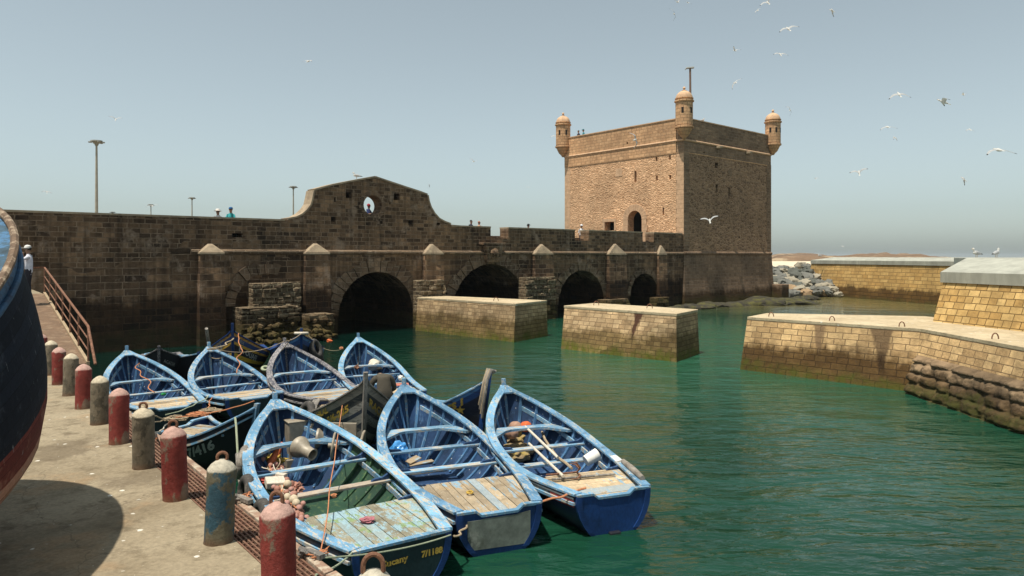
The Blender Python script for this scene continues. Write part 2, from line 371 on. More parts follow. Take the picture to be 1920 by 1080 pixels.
# quay (edge line runs away to the left)
ZQ = 1.6
e0 = P(437, 925, ZQ); ed = Vector((-.632, .775, 0)); er = Vector((.775, .632, 0))
def E(t, off=0, z=ZQ): q = e0+ed*t+er*off; return Vector((q.x, q.y, z))
def concrete_ground():
    t = NT('quay_concrete'); p = t.pos()
    n1, _ = t.noise(p, .55, 6, .65); n2, _ = t.noise(p, 3.2, 6, .7); n3, _ = t.noise(p, 22, 4, .7)
    col = t.mix(t.remap(n1, .3, .7), (.19, .15, .095), (.34, .285, .195))
    col = t.mix(t.remap(n2, .5, .68), col, (.15, .118, .075)); col = t.mix(t.remap(t.noise(t.mapping(p, loc=(9, 4, 0)), .7, 5, .6)[0], .55, .62, 0, .6), col, (.13, .10, .065))
    col = t.mix(t.remap(t.noise(t.mapping(p, loc=(5, 2, 0)), 1.0, 4)[0], .58, .68, 0, .55), col, (.30, .2, .11))
    col = t.mix(1, col, t.mix(t.remap(n3, .3, .7), (.78,)*3, (1.15,)*3), 'MULTIPLY')
    v = t.node('TexVoronoi', feature='F1'); t.l.new(p, v.inputs['Vector']); v.inputs['Scale'].default_value = 3.1
    w = t.math('ADD', v.outputs['Distance'], t.math('MULTIPLY', n3, .22))
    col = t.mix(t.remap(w, .17, .21, .8, 0), col, (.72, .69, .6))
    v2 = t.node('TexVoronoi', feature='F1'); t.l.new(t.mapping(p, loc=(3.3, 1.2, 0)), v2.inputs['Vector']); v2.inputs['Scale'].default_value = 9
    w2 = t.math('ADD', v2.outputs['Distance'], t.math('MULTIPLY', n3, .25))
    col = t.mix(t.remap(w2, .15, .18, .75, 0), col, (.66, .62, .52))
    v3 = t.node('TexVoronoi', feature='DISTANCE_TO_EDGE'); vv = t.node('VectorMath', operation='ADD'); t.l.new(p, vv.inputs[0])
    sc = t.node('VectorMath', operation='SCALE'); t.l.new(t.noise(p, 1.5, 4)[1], sc.inputs[0]); sc.inputs['Scale'].default_value = .8
    t.l.new(sc.outputs[0], vv.inputs[1]); t.l.new(vv.outputs[0], v3.inputs['Vector']); v3.inputs['Scale'].default_value = .33
    col = t.mix(t.remap(v3.outputs[0], .0, .004, .6, 0), col, (.1, .08, .055))
    h = t.math('ADD', n2, t.math('MULTIPLY', n3, .6))
    return t.out(col, .93, h, .012, 1, spec=.2)
M['quay'] = concrete_ground()
M['quay_side'] = stone('quay_side', (.12,.09,.06), (.2,.15,.1), (.08,.06,.04), .9, .4, .02, .06, .04, 1.0, .5, .4, .4)
mb = MB()
top = [E(-14, -.46), E(9.3, -.46), E(12.6, -.46), E(12.6, -14), E(-14, -14)]
mb.face(top, 0)
lo = [Vector((q.x, q.y, -1.5)) for q in (E(-14), E(12.6), E(12.6, -14), E(-14, -14))]
hi = [E(-14), E(12.6), E(12.6, -14), E(-14, -14)]
for k in range(4):
    j = (k+1) % 4; mb.face([lo[k], lo[j], hi[j], hi[k]], 1)
# channel under the grating
mb.face([E(-14, -.46), E(12.6, -.46), E(12.6, -.46, ZQ-.12), E(-14, -.46, ZQ-.12)], 1)
mb.face([E(-14, -.46, ZQ-.12), E(12.6, -.46, ZQ-.12), E(12.6, 0, ZQ-.12), E(-14, 0, ZQ-.12)], 1)
tag(mb.build('quay', [M['quay'], M['quay_side']]), kind='structure')
# upper landing at the top of the gangway
zt = 3.05
g1 = P(163, 682, ZQ); g2 = P(82, 551, zt)
gd = Vector((g2.x-g1.x, g2.y-g1.y, 0)).normalized(); gl = Vector((-gd.y, gd.x, 0))
mb = MB(); q0 = g2; a = [q0+gl*0, q0+gl*6, q0+gl*6+gd*7.2, q0+gd*7.2]
mb.loft([Vector((p.x, p.y, -1.5)) for p in a], [Vector((p.x, p.y, zt)) for p in a], 1, 0)
tag(mb.build('landing', [M['quay'], M['quay_side']]), kind='structure')
# ------------------------------------------------------------ fortress frame
th = math.atan2(.654, .756)
N0 = Vector((15.13, 63.0, 0)); w_ = Vector((math.cos(th), math.sin(th), 0)); n_ = Vector((-math.sin(th), math.cos(th), 0))
FM = Matrix.Translation(N0) @ Matrix.Rotation(th, 4, 'Z')
def onplane(px, py, o, d):
    k = (px-CX)/F; t = (k*o.y-o.x)/(d.x-k*d.y); D = o.y+t*d.y
    return t, H-(py-HY)*D/F
def WP(px, py, off=0): return onplane(px, py, N0-n_*off, w_)     # wall front plane (pushed out by off)
def LP(px, py): return onplane(px, py, N0, n_)                    # tower left face
def wu(px): return WP(px, 480)[0]
ZP = WP(1000, 430)[1]          # parapet top
ZT = 5.15                      # bridge deck
def arch(pl, pr, pa):
    ul, ur = wu(pl), wu(pr); r = (ur-ul)/2; uc = (ul+ur)/2; za = WP(pa[0], pa[1])[1]; return uc, r, za-r, za
ARCH = [arch(634, 774, (703, 510)), arch(847, 986, (917, 495)), arch(1046, 1132, (1089, 507)), arch(1181, 1233, (1204, 513))]
def arch_notch(uc, r, zs, grow=0, n=20, zb=-2):
    return [(uc-r-grow, zb)]+[(uc-(r+grow)*math.cos(math.pi*k/n), zs+(r+grow)*math.sin(math.pi*k/n)) for k in range(n+1)]+[(uc+r+grow, zb)]
def wall_outline(grow=0, zb=-2, parapet=True, u0=-62):
    o = [(u0, zb)]
    for a in ARCH: o += arch_notch(a[0], a[1], a[2], grow, zb=zb)
    o += [(0, zb)]
    return o
fort = empty('harbour_wall', N0, th)
tag(fort, 'long dark ashlar sea wall with arches, buttresses and a curved gable with an oval hole', 'wall')
def fb(mb, name, mat, parent=fort, **k):
    o = mb.build(name, mat, None, **k); o.parent = parent; return o
topo = [(0, ZP)]
def notch(pl, pr, pz):
    z = WP((pl+pr)/2, pz)[1]; return [(wu(pr), ZP), (wu(pr), z), (wu(pl), z), (wu(pl), ZP)]
topo += notch(1205, 1226, 453)+notch(1078, 1104, 451)+notch(920, 953, 447)
gab = [(845,421),(834,417),(823,411),(814,401),(807,389),(803,377),(801,366),(788,361),(760,352),(730,342),(703,333),(665,340),(625,348),(591,357),(588,372),(585,384),(578,394),(568,403),(556,409),(540,412)]
gw = [WP(*q) for q in gab]; topo += [(u, max(z, ZP)) for u, z in gw]+[(-62, ZP)]
oc, oz = WP(699, 385); orad = WP(716, 385)[0]-oc; ovr = 18.5*abs(oz-WP(699, 386)[1])
ocul = [(oc+orad*1.0*math.cos(2*math.pi*k/24), oz+ovr*math.sin(2*math.pi*k/24)) for k in range(24)]
holes = [ocul]
def sq(px, py, wpx, hpx):
    (u0, z1), (u1, z0) = WP(px-wpx/2, py-hpx/2), WP(px+wpx/2, py+hpx/2); return [(u0, z0), (u1, z0), (u1, z1), (u0, z1)]
niches = [sq(654, 366, 11, 12), sq(744, 369, 11, 13), sq(625, 411, 9, 10), sq(770, 417, 9, 9), sq(628, 374, 3, 9), sq(445, 441, 20, 8), sq(715, 417, 5, 5), sq(822, 420, 6, 5), sq(731, 381, 3, 4)]
mb = MB(); plate(mb, wall_outline()+topo, [ocul]+niches, 0, .9)
fb(mb, 'wall_face', M['wall'])
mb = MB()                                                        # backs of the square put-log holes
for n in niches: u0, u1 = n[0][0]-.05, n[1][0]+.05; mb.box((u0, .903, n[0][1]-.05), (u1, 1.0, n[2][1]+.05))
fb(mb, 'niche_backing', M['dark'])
mb = MB(); o = wall_outline(.06)+[(0, ZT), (-62, ZT)]; plate(mb, o, [], .91, 7.5)
fb(mb, 'bridge_body', M['wall'])
mb = MB(); mb.box((-62, 7.51, -2), (0, 8.2, ZT+1.0)); fb(mb, 'rear_wall', M['wall'])
# coping strip along the flat tops
mb = MB()
def cop(p0, p1): mb.box((wu(p0), -.04, ZP+.003), (wu(p1), .94, ZP+.10))
mb.box((-62, -.04, ZP+.003), (gw[-1][0]-.2, .94, ZP+.10)); cop(846, 920); cop(953, 1078); cop(1104, 1205); cop(1226, 1279)
up = [WP(*q) for q in gab]
for k in range(len(up)-1):
    (a, za), (b, zb) = up[k], up[k+1]
    if max(za, zb) < ZP+.15: continue
    v0, v1 = Vector((a, 0, max(za, ZP))), Vector((b, 0, max(zb, ZP))); nn = Vector((v1.z-v0.z, 0, -(v1.x-v0.x))).normalized()
    if nn.z < -.2: nn = -nn
    q = [v0+nn*.003, v1+nn*.003, v1+nn*.1, v0+nn*.1]
    for s0, s1 in ((-.04, .94),):
        A = [p+Vector((0, s0, 0)) for p in q]; B = [p+Vector((0, s1, 0)) for p in q]
        mb.face(A); mb.face(B[::-1])
        for k2 in range(4): j = (k2+1) % 4; mb.face([A[k2], B[k2], B[j], A[j]])
fb(mb, 'coping', M['cap'])
# string course
ZS = WP(900, 474)[1]
mb = MB()
def roll(x0, x1, y, r, z, dirx=True):
    rows = []
    for x in (x0, x1):
        rows.append([Vector((x, y-r*math.cos(a), z+r*math.sin(a))) if dirx else Vector((y-r*math.cos(a), x, z+r*math.sin(a))) for a in [math.pi*(k/8-.5) for k in range(9)]])
    mb.grid(rows)
    mb.face(rows[0]); mb.face(rows[1][::-1])
roll(wu(358), 0, .0, .13, ZS)
fb(mb, 'string_course', M['buttress'], smooth=True)
# buttresses with pyramid caps
for (pl, pr, prt, zc, rough) in ((375,420,.34,460,1),(573,618,.34,459,1),(797,831,.34,460,1),(1003,1037,.34,460,1),(1142,1174,.34,459,1),(1235,1250,.26,462,0)):
    u0, _ = WP(pl, 474, prt); u1, _ = WP(pr, 474, prt); zc2 = WP((pl+pr)/2, zc, .4)[1]
    mb = MB(); 
    for k in range(1):
        a = [(u0-.1, -prt-.3, -2), (u1+.1, -prt-.3, -2), (u1+.1, -.002, -2), (u0-.1, -.002, -2)]
        b = [(u0, -prt, ZS-.14), (u1, -prt, ZS-.14), (u1, -.002, ZS-.14), (u0, -.002, ZS-.14)]
        mb.loft(a, b)
    bo = fb(mb, 'buttress', M['wall'])
    mb = MB(); g = .04; a = [(u0-g, -prt-g, ZS-.137), (u1+g, -prt-g, ZS-.137), (u1+g, -.004, ZS-.137), (u0-g, -.004, ZS-.137)]
    b = [(x, y, z+.10) for x, y, z in a]; mb.loft(a, b)
    uc = (u0+u1)/2; i = len(mb.v); ap = [(uc-.1, -.16, zc2), (uc+.1, -.16, zc2), (uc+.12, -.005, zc2+.1), (uc-.12, -.005, zc2+.1)]
    a2 = [(x, y, ZS-.034) for x, y, z in a]; mb.loft(a2, ap)
    cp = fb(mb, 'buttress_cap', M['cap'], parent=bo, bev=.03); cp.matrix_parent_inverse = Matrix.Identity(4)
# arch rings of separate voussoirs
def ring(name, uc, r, zs, wd, a0=0, a1=math.pi, n=None, proud=.07, y=0, parent=fort, mat='buttress'):
    n = n or max(9, int((a1-a0)*r/.38)); mb = MB()
    for k in range(n):
        p0 = a0+(a1-a0)*(k+.05)/n; p1 = a0+(a1-a0)*(k+.95)/n; ex = wd*(1+.16*math.sin(k*5.1)); pr = proud*(1+.5*math.sin(k*3.7))
        q = []
        for a, rr in ((p0, r+.002), (p0, r+ex), ((p0+p1)/2, r+ex), (p1, r+ex), (p1, r+.002), ((p0+p1)/2, r+.002)): q.append((uc-rr*math.cos(a), zs+rr*math.sin(a)))
        plate(mb, q, [], y-pr, y-.002)
    return fb(mb, name, M[mat], bev=.02)
for i, a in enumerate(ARCH): ring('arch_ring', a[0], a[1], a[2], (.75, .72, .6, .4)[i])
k = ARCH[1]; mb = MB()                                          # carved keystone over the second arch
kz = k[3]; mb.loft([(k[0]-.55, -.35, kz+.1), (k[0]+.55, -.35, kz+.1), (k[0]+.55, -.075, kz+.1), (k[0]-.55, -.075, kz+.1)], [(k[0]-.75, -.5, kz+1.25), (k[0]+.75, -.5, kz+1.25), (k[0]+.75, -.075, kz+1.25), (k[0]-.75, -.075, kz+1.25)])
mb.lump((k[0], -.42, kz+.75), (.42, .2, .4), 2, .25, 3, 4); mb.box((k[0]-1.0, -.5, kz+1.28), (k[0]+1.0, -.002, kz+1.45))
fb(mb, 'keystone', M['wall'], bev=.03)
for s in (-1,):
    mb = MB(); n = 26
    for j in range(n):
        p0, p1 = 2*math.pi*(j+.04)/n, 2*math.pi*(j+.96)/n; q = []
        for a, f in ((p0, 1.02), (p0, 1.42+.1*math.sin(j*4)), (p1, 1.42+.1*math.sin(j*4)), (p1, 1.02)): q.append((oc+orad*f*math.cos(a), oz+(ovr+orad*(f-1))*math.sin(a)))
        plate(mb, q, [], -.04, -.002)
    fb(mb, 'oculus_ring', M['buttress'], bev=.015)
# blocked arch and old masonry footings left of the first arch
bu, bz = WP(505, 513); br = (WP(566, 560)[0]-WP(432, 560)[0])/2
ring('blind_arch_ring', WP(499, 513)[0], br*.86, bz-br*.86, .6, 0, math.pi*.62, proud=.12)
def rough_block(mb, u0, u1, y, z0, z1, seed, nx=None, dep=None):
    """block of protruding, uneven stones in courses"""
    rnd = random.Random(seed); z = z0; 
    while z < z1-.05:
        hh = min(rnd.uniform(.22, .36), z1-z); u = u0
        while u < u1-.05:
            ww = min(rnd.uniform(.35, .75), u1-u)
            if u1-u-ww < .2: ww = u1-u
            d = y*rnd.uniform(.82, 1.08)
            c = ((u+ww/2), -d/2, z+hh/2); i = len(mb.v)
            mb.box((u+.012, -d, z+.012), (u+ww-.012, -.002, z+hh-.012))
            for q in range(i, i+8):
                if mb.v[q].y < -.1: mb.v[q] += Vector((rnd.uniform(-.035, .035), rnd.uniform(-.08, .05), rnd.uniform(-.035, .035)))
            u += ww
        z += hh
    mb.box((u0+.02, -y*.78, z0), (u1-.02, -.004, z1-.06))
def blk(name, pl, pr, pt, z0, y, seed):
    u0, zt_ = WP(pl, pt, y); u1, _ = WP(pr, pt, y); mb = MB(); rough_block(mb, u0, u1, y, z0, zt_, seed); return fb(mb, name, M['wall_rough'], bev=.03)
blk('infill_masonry', 474, 565, 530, 1.5, .75, 1)
blk('footing', 455, 562, 578, -.5, 1.45, 2)
blk('footing', 578, 628, 590, -.5, 1.6, 3)
blk('footing', 789, 836, 525, -.5, .95, 4)
blk('footing', 988, 1043, 520, -.5, .95, 5)
blk('footing', 1138, 1182, 562, -.5, 1.05, 6)
blk('footing', 1233, 1253, 558, -.5, .9, 7)
rnd = random.Random(8); mb = MB()
for k in range(80):                                            # fallen rubble heaped at the foot of the footings
    px = rnd.uniform(440, 625); u, _ = WP(px, 600, 2.0); y = rnd.uniform(1.4, 2.6); zz = max(.05, 1.25-(y-1.5)*1.0)*rnd.uniform(.2, 1)
    mb.lump((u, -y, zz), (rnd.uniform(.12, .3), rnd.uniform(.12, .28), rnd.uniform(.08, .2)), 1, .3, 1.5, k)
fb(mb, 'rubble_heap', M['wall_rough'])
for o in fort.children: o.matrix_parent_inverse = Matrix.Identity(4)
# the walkway ground behind the wall, towards the town
mb = MB(); a = [N0+w_*-62+n_*8.3, N0+w_*-9+n_*8.3, N0+w_*-9+n_*120, N0+w_*-120+n_*160, N0+w_*-120+n_*8.3]
mb.loft([Vector((p.x, p.y, -1)) for p in a], [Vector((p.x, p.y, ZT-.004)) for p in a])
tag(mb.build('promenade', M['quay']), kind='structure')
# ------------------------------------------------------------ tower
tow = empty('fortress_tower', N0, th)
tag(tow, 'tall square sandstone fort tower with domed corner turrets rising over the water', 'tower')
A = 14.75; ZB = 4.72; ZTOP = 16.65; ZSC = 14.75
def tb(mb, name, mat, parent=tow, **k):
    o = mb.build(name, mat, None, **k); o.parent = parent; return o
def lrect(px, py, w, h):
    (u0, z1), (u1, z0) = LP(px+w/2, py-h/2), LP(px-w/2, py+h/2); u0, u1 = min(u0, u1), max(u0, u1); return [(u0, z0), (u1, z0), (u1, z1), (u0, z1)]
lh = [lrect(1191.5, 331, 4, 21), lrect(1231, 298, 3.5, 8), lrect(1256, 295, 3.5, 9), lrect(1231.5, 334, 3.5, 9), lrect(1256.5, 332, 3.5, 9), lrect(1243.7, 396, 3, 14), lrect(1143, 424, 18, 17), lrect(1177, 268, 2.5, 4)]
d0, zd = LP(1204, 430)[0], LP(1190, 395)[1]; d1 = LP(1178, 430)[0]; d0, d1 = min(d0, d1), max(d0, d1); dr = (d1-d0)/2
door = [(d0, 5.2), (d1, 5.2)]+[((d0+d1)/2+dr*math.cos(math.pi*k/12), zd-dr+dr*math.sin(math.pi*k/12)) for k in range(13)]
rh = [sq(1343.5, 310, 6, 11), sq(1344, 352.7, 3.5, 14), sq(1367.7, 360, 4, 17), sq(1320, 286, 3, 3), sq(1386, 445, 3, 3)]
zb1, zb2 = 13.65, ZSC
for ax, hs, mat, mat2 in (('y', lh+[door], 't_rub', 't_ash'), ('x', rh, 't_side_shaded', 't_sash_shaded')):
    lo_h = [h for h in hs if max(p[1] for p in h) < zb1]; hi_h = [h for h in hs if min(p[1] for p in h) > zb1]
    u0 = 0 if ax == 'x' else .802
    mb = MB(); plate(mb, [(u0, ZB), (A, ZB), (A, zb1), (u0, zb1)], lo_h, 0, .8, ax=ax); tb(mb, 'wall_face', M[mat])
    mb = MB(); plate(mb, [(u0, zb1+.002), (A, zb1+.002), (A, ZTOP), (u0, ZTOP)], hi_h, -.02 if ax == 'x' else -.05, .75, ax=ax); tb(mb, 'parapet', M[mat2])
mb = MB()                                                        # end slices and rear walls
mb.box((A-.8, .803, ZB), (A, A, ZTOP)); tb(mb, 'rear_wall', M['t_sash_shaded'])
mb = MB(); mb.box((.803, A-.8, ZB), (A-.803, A, ZTOP)); tb(mb, 'rear_wall', M['t_sash_shaded'])
mb = MB(); mb.box((.804, .804, 14.9), (A-.804, A-.804, 15.2)); tb(mb, 'roof_deck', M['t_sash_shaded'])
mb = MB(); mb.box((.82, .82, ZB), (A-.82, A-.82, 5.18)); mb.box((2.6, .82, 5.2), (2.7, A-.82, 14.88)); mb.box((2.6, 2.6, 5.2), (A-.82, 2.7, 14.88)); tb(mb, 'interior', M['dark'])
# battered base
bt = .5; lo = [(-bt, -bt, -2), (A+bt, -bt, -2), (A+bt, A, -2), (-bt, A, -2)]; mid = [(-.18, -.18, 2.0), (A+.18, -.18, 2.0), (A+.18, A, 2.0), (-.18, A, 2.0)]
hi = [(-.06, -.06, ZB-.02), (A+.06, -.06, ZB-.02), (A+.06, A, ZB-.02), (-.06, A, ZB-.02)]
mb = MB(); mb.loft(lo, mid, cap=False); mb.loft(mid, hi); tb(mb, 'battered_base', M['t_low'], recalc=False)
mb = MB(); mb.box((A-.3, -1.35, -1), (A+1.15, .4, 1.65)); tb(mb, 'base_block', M['t_low'], bev=.05)
def band(z, r, y=0, mat='t_trim', x1=A):
    global mb
    mb = MB(); roll(-.05, x1, -y, r, z); roll(-.05, x1, -y, r, z, False); return tb(mb, 'string_course', M[mat], smooth=True)
band(ZB+.02, .17, .02, 't_low'); band(ZSC, .10, .03); 
mb = MB(); roll(0, A, .03, .06, zb1); roll(0, A, .06, .06, zb1, False); tb(mb, 'string_course', M['t_ash'], smooth=True)
mb = MB(); mb.box((-.11, -.08, ZTOP+.003), (A, .86, ZTOP+.09)); mb.box((-.11, .862, ZTOP+.003), (.86, A, ZTOP+.09)); tb(mb, 'coping', M['t_trim'])
mb = MB()                                                        # dressed corner strips
for z0, z1 in ((ZB+.2, zb1-.08),):
    k = 0; z = z0
    while z < z1-.05:
        hh = min(.42, z1-z); wd = .82 if k % 2 else .74
        mb.box((-.014, 0, z+.008), (-.002, wd, z+hh-.008)); z += hh; k += 1
tb(mb, 'quoins', M['t_trim'])
mb = MB(); k = 0; z = ZB+.2
while z < zb1-.13:
    wd = .82 if k % 2 else .74; mb.box((-.014, A-wd, z+.008), (-.002, A, z+.41)); z += .42; k += 1
tb(mb, 'quoins', M['t_trim'])
mb = MB(); k = 0; z = ZB+.2
while z < zb1-.13:
    wd = .82 if k % 2 else .74; mb.box((-.013, -.035, z+.008), (wd, -.002, z+.41)); z += .42; k += 1
tb(mb, 'quoins', M['t_sash_shaded'])
mb = MB(); k = 0; z = ZB+.2
while z < zb1-.13:
    wd = .82 if k % 2 else .74; mb.box((A-wd, -.035, z+.008), (A+.03, -.002, z+.41)); z += .42; k += 1
tb(mb, 'quoins', M['t_sash_shaded'])
mb = MB(); n = 13                                                # door surround
for k in range(n):
    p0, p1 = math.pi*(k+.04)/n, math.pi*(k+.96)/n; c = (d0+d1)/2; q = [(c+rr*math.cos(a), zd-dr+rr*math.sin(a)) for a, rr in ((p0, dr+.002), (p0, dr+.62), (p1, dr+.62), (p1, dr+.002))]
    plate(mb, q, [], -.09, -.002, ax='y')
for z in range(5):
    z0 = 5.2+z*(zd-dr-5.2)/5; z1 = z0+(zd-dr-5.2)/5-.02
    for a, b in ((d0-.55-.1*(z % 2), d0-.002), (d1+.002, d1+.55+.1*(z % 2))): mb.box((-.08, a, z0), (-.002, b, z1))
tb(mb, 'door_surround', M['t_trim'], bev=.01)
mb = MB(); wq = lh[6]; u0, u1, z0, z1 = wq[0][0], wq[1][0], wq[0][1], wq[2][1]
mb.box((-.06, u0-.25, z1+.002), (-.002, u1+.25, z1+.3)); mb.box((-.05, u0-.22, z0), (-.002, u0-.002, z1)); mb.box((-.05, u1+.002, z0), (-.002, u1+.22, z1)); tb(mb, 'window_surround', M['t_trim'])
mb = MB()
for q in (lrect(1160.7, 323, 12, 17),): mb.box((-.03, q[0][0], q[0][1]), (-.002, q[1][0], q[2][1]))
tb(mb, 'blocked_window', M['t_trim'])
mb = MB()
for q in (sq(1368, 324, 7, 11),): mb.box((q[0][0], -.03, q[0][1]), (q[1][0], -.002, q[2][1]))
tb(mb, 'blocked_window', M['t_sash_shaded'])
for px, py in ((1344, 277), (1400, 287)):
    u, z = WP(px, py); mb = MB(); mb.box((u-.22, -.5, z-.1), (u+.22, -.02, z+.12)); tb(mb, 'water_spout', M['cap'], bev=.03)
# domed corner turrets
def turret(x, y, ang):
    Mx = Matrix.Translation((x, y, 0)); r = .75
    mb = MB(); prof = [(.12, 14.75), (.2, 14.9), (.45, 15.15), (.62, 15.5), (r-.04, 15.68), (r+.07, 15.72), (r+.07, 15.86), (r-.02, 15.9), (r-.02, 15.98)]
    mb.lathe(prof, 28, M=Mx); mb.lathe([(r, 15.98), (r, 17.98)], 28, M=Mx)
    mb.lathe([(r, 17.98), (r+.1, 18.02), (r+.1, 18.12), (r-.02, 18.16), (r-.02, 18.24), (r+.05, 18.27), (r+.05, 18.33), (r-.04, 18.35)], 28, M=Mx)
    b = tb(mb, 'turret', M['t_ash'], smooth=True)
    mb = MB(); rows = []; n = 32
    for j in range(9):
        a = math.pi/2*j/8*.93; rows.append([Mx @ Vector(((r-.04)*math.cos(a)*(1+(.035 if k % 2 else 0))*math.cos(2*math.pi*k/n), (r-.04)*math.cos(a)*(1+(.035 if k % 2 else 0))*math.sin(2*math.pi*k/n), 18.33+.68*math.sin(a))) for k in range(n)])
    mb.grid(rows, closed=True); mb.face(rows[-1]); d = tb(mb, 'dome', M['t_trim'], parent=b, smooth=True)
    mb = MB(); mb.lathe([(.18, 18.96), (.21, 19.02), (.1, 19.07), (.08, 19.15), (.14, 19.22), (.1, 19.32), (.02, 19.38)], 12, M=Mx); tb(mb, 'finial', M['t_trim'], parent=d, smooth=True)
    for a in ang:
        c, s_ = math.cos(a), math.sin(a); mb = MB(); Rm = Mx @ Matrix.Rotation(a, 4, 'Z')
        mb.box((r-.01, -.1, 16.95), (r+.012, .1, 17.45), M=Rm); tb(mb, 'loophole_shade', M['dark'], parent=b)  # solid dark slab, painted as the shade of a slit; no opening cut
turret(-.15, -.15, [R(205), R(268)]); turret(-.15, A+.1, [R(195), R(250)]); turret(A+.15, -.15, [R(235), R(280), R(190)])
def setinv(o):
    for c in o.children: c.matrix_parent_inverse = Matrix.Identity(4); setinv(c)
setinv(tow); setinv(fort)
# moss-covered rock shelf round the foot of the tower
M['moss'] = plain('mossy_rock', (.035,.03,.017), .95, .5, 1.6, .05, (.075,.07,.015), (.48, .62), 1.3)
mb = MB(); rnd = random.Random(3)
for k in range(16):
    u = -3+k*1.45; mb.lump(FM @ Vector((u, -1.5-rnd.random()*.8, .0)), (1.6, .8, .34+rnd.random()*.16), 3, .16, 1.6, k, rot=Matrix.Rotation(th, 3, 'Z'))
tag(mb.build('rock_shelf', M['moss'], smooth=True), 'dark weedy rock shelf along the foot of the square tower', 'rock shelf')
mb = MB()
for k, (px, py, a, b, c) in enumerate(((1440, 572, 2.2, 1.2, .55), (1478, 571, 2.4, 1.2, .5), (1508, 570, 1.5, 1.0, .38), (1425, 568, 2.2, 1.4, .6), (1460, 568, 2.4, 1.4, .55))): mb.lump(P(px, py, .0), (a, b, c), 3, .2, 1.7, k+30)
tag(mb.build('mossy_rock', M['moss'], smooth=True), 'low mossy green rock by the water in front of the boulder heap', 'rock')
# ------------------------------------------------------------ stone piers in the basin
def pier(name, label, bot, topp, zt, rings, group='stone piers in the basin', mat='pier'):
    e = empty(name, (0, 0, 0)); tag(e, label, 'pier', group)
    B = [Vector((p.x, p.y, -1.0)) for p in bot]; B[1] = Vector((topp[1].x-.10, topp[1].y-.55, -1)); B[2] = Vector((topp[2].x+.10, topp[2].y-.15, -1))
    mb = MB(); T = [Vector((p.x, p.y, zt-.13)) for p in topp]; mb.loft(B, T); mb.build('masonry', M[mat], e, bev=.02)
    mb = MB(); c = sum((Vector((p.x, p.y, 0)) for p in topp), Vector())/len(topp)
    T2 = [Vector((p.x, p.y, 0))+(Vector((p.x, p.y, 0))-c).normalized()*.03 for p in topp]
    mb.loft([t+Vector((0, 0, zt-.127)) for t in T2], [t+Vector((0, 0, zt)) for t in T2]); mb.build('capping', M['conc'], e, bev=.02)
    for px, py in rings:
        p = P(px, py, zt); mb = MB(); mb.tube([p+Vector((.13*math.cos(a)*1, 0, .02+.2*math.sin(a))) for a in [math.pi*k/8 for k in range(9)]], .02, 6); mb.build('mooring_ring', M['rust'], e, smooth=True)
    return e
M['rust'] = plain('rusty_iron', (.17,.075,.04), .85, .5, 12, .004, (.28,.14,.08), (.5, .65), 20)
a = [P(779, 632, 0), P(960, 643, 0), P(1033.5, 632, 0), P(850, 617, 0)]; b = [P(783, 557, 2), P(966, 569, 2), P(1025, 563, 2), P(839, 555, 2)]
a[0] = Vector((b[0].x-.15, b[0].y-.5, 0)); a[3] = Vector((b[3].x-.3, b[3].y+.2, 0))
pier('stone_pier', 'pale stone pier nearest the big arch, its right end in deep shade', a, b, 2.0, [(930, 565)])
a = [P(1048, 656, 0), P(1260, 679, 0), P(1312, 665, 0), P(1100, 645, 0)]; b = [P(1058, 573, 2.03), P(1268, 588, 2.03), P(1308, 580, 2.03), P(1115, 568, 2.03)]
dm = (b[1]-b[0]).normalized(); mm = b[0].lerp(b[1], .70)
M['pier_marked'] = stone('pier_ashlar_marked', (.37,.25,.135), (.57,.41,.235), (.23,.155,.085), .50, .20, .011, .04, .04, 1.05, .30, .35, .4, wet=(.42,.4,.3), green=(.085,.095,.01), gs=.9, marks=[(mm.x, mm.y, dm.x, dm.y, .20, 1.98, .75, .10, (.06,.025,.015), .95)])
mp = pier('stone_pier', 'middle stone pier with a dark rust stain down its face', a, b, 2.03, [(1118, 573), (1218, 579)], mat='pier_marked')
# jetty joined to the right-hand quay wall
ZJ = 2.05
FL, BE, RT, BL_ = P(1401, 594, ZJ), P(1727, 616, ZJ), P(1921, 651, ZJ), P(1437, 587, ZJ)
W1, W2 = P(1745, 603, ZJ), P(1921, 623, ZJ); wdv = (W2-W1).normalized(); W3 = W2+wdv*14; W3.z = ZJ; RT2 = RT+(RT-BE).normalized()*13
W0 = W1+Vector((1.2, 2.4, 0))
topj = [FL, BE, RT2, W3, W0, BL_]
botj = [P(1387, 693, 0), P(1690, 728, 0), Vector((12.9, 6, 0)), Vector((24, 8, 0)), W0+Vector((.6, .6, 0)), P(1432, 660, 0)]
botj[1] = Vector((BE.x-.70, BE.y-.42, 0)); botj[2] = Vector((RT2.x-.75, RT2.y, 0)); botj[0] = P(1387, 693, 0); botj[5] = Vector((BL_.x+.1, BL_.y+.5, 0))
je = empty('jetty', (0, 0, 0)); tag(je, 'low L-shaped stone jetty with pale flat top and iron rings, at right', 'jetty')
mb = MB(); BB = [Vector((b.x, b.y, -1))+(Vector((b.x, b.y, 0))-Vector((t.x, t.y, 0)))*.45 for b, t in zip(botj, topj)]
mb.loft(BB, [Vector((t.x, t.y, ZJ-.12)) for t in topj], cap=False); 
dj = (BE-FL).normalized(); m1, m2 = FL.lerp(BE, .46), FL.lerp(BE, .80)
M['jetty'] = stone('jetty_ashlar_marked', (.40,.26,.125), (.60,.415,.21), (.24,.16,.085), .56, .215, .012, .035, .04, 1.05, .28, .3, .4, wet=(.22,.185,.13), green=(.06,.07,.008), marks=[(m1.x, m1.y, dj.x, dj.y, .22, 1.95, .85, -.12, (.16,.10,.055), .8), (m2.x, m2.y, dj.x, dj.y, .32, 1.95, .45, -.25, (.12,.075,.04), .85)])
mb.build('masonry', M['jetty'], je)
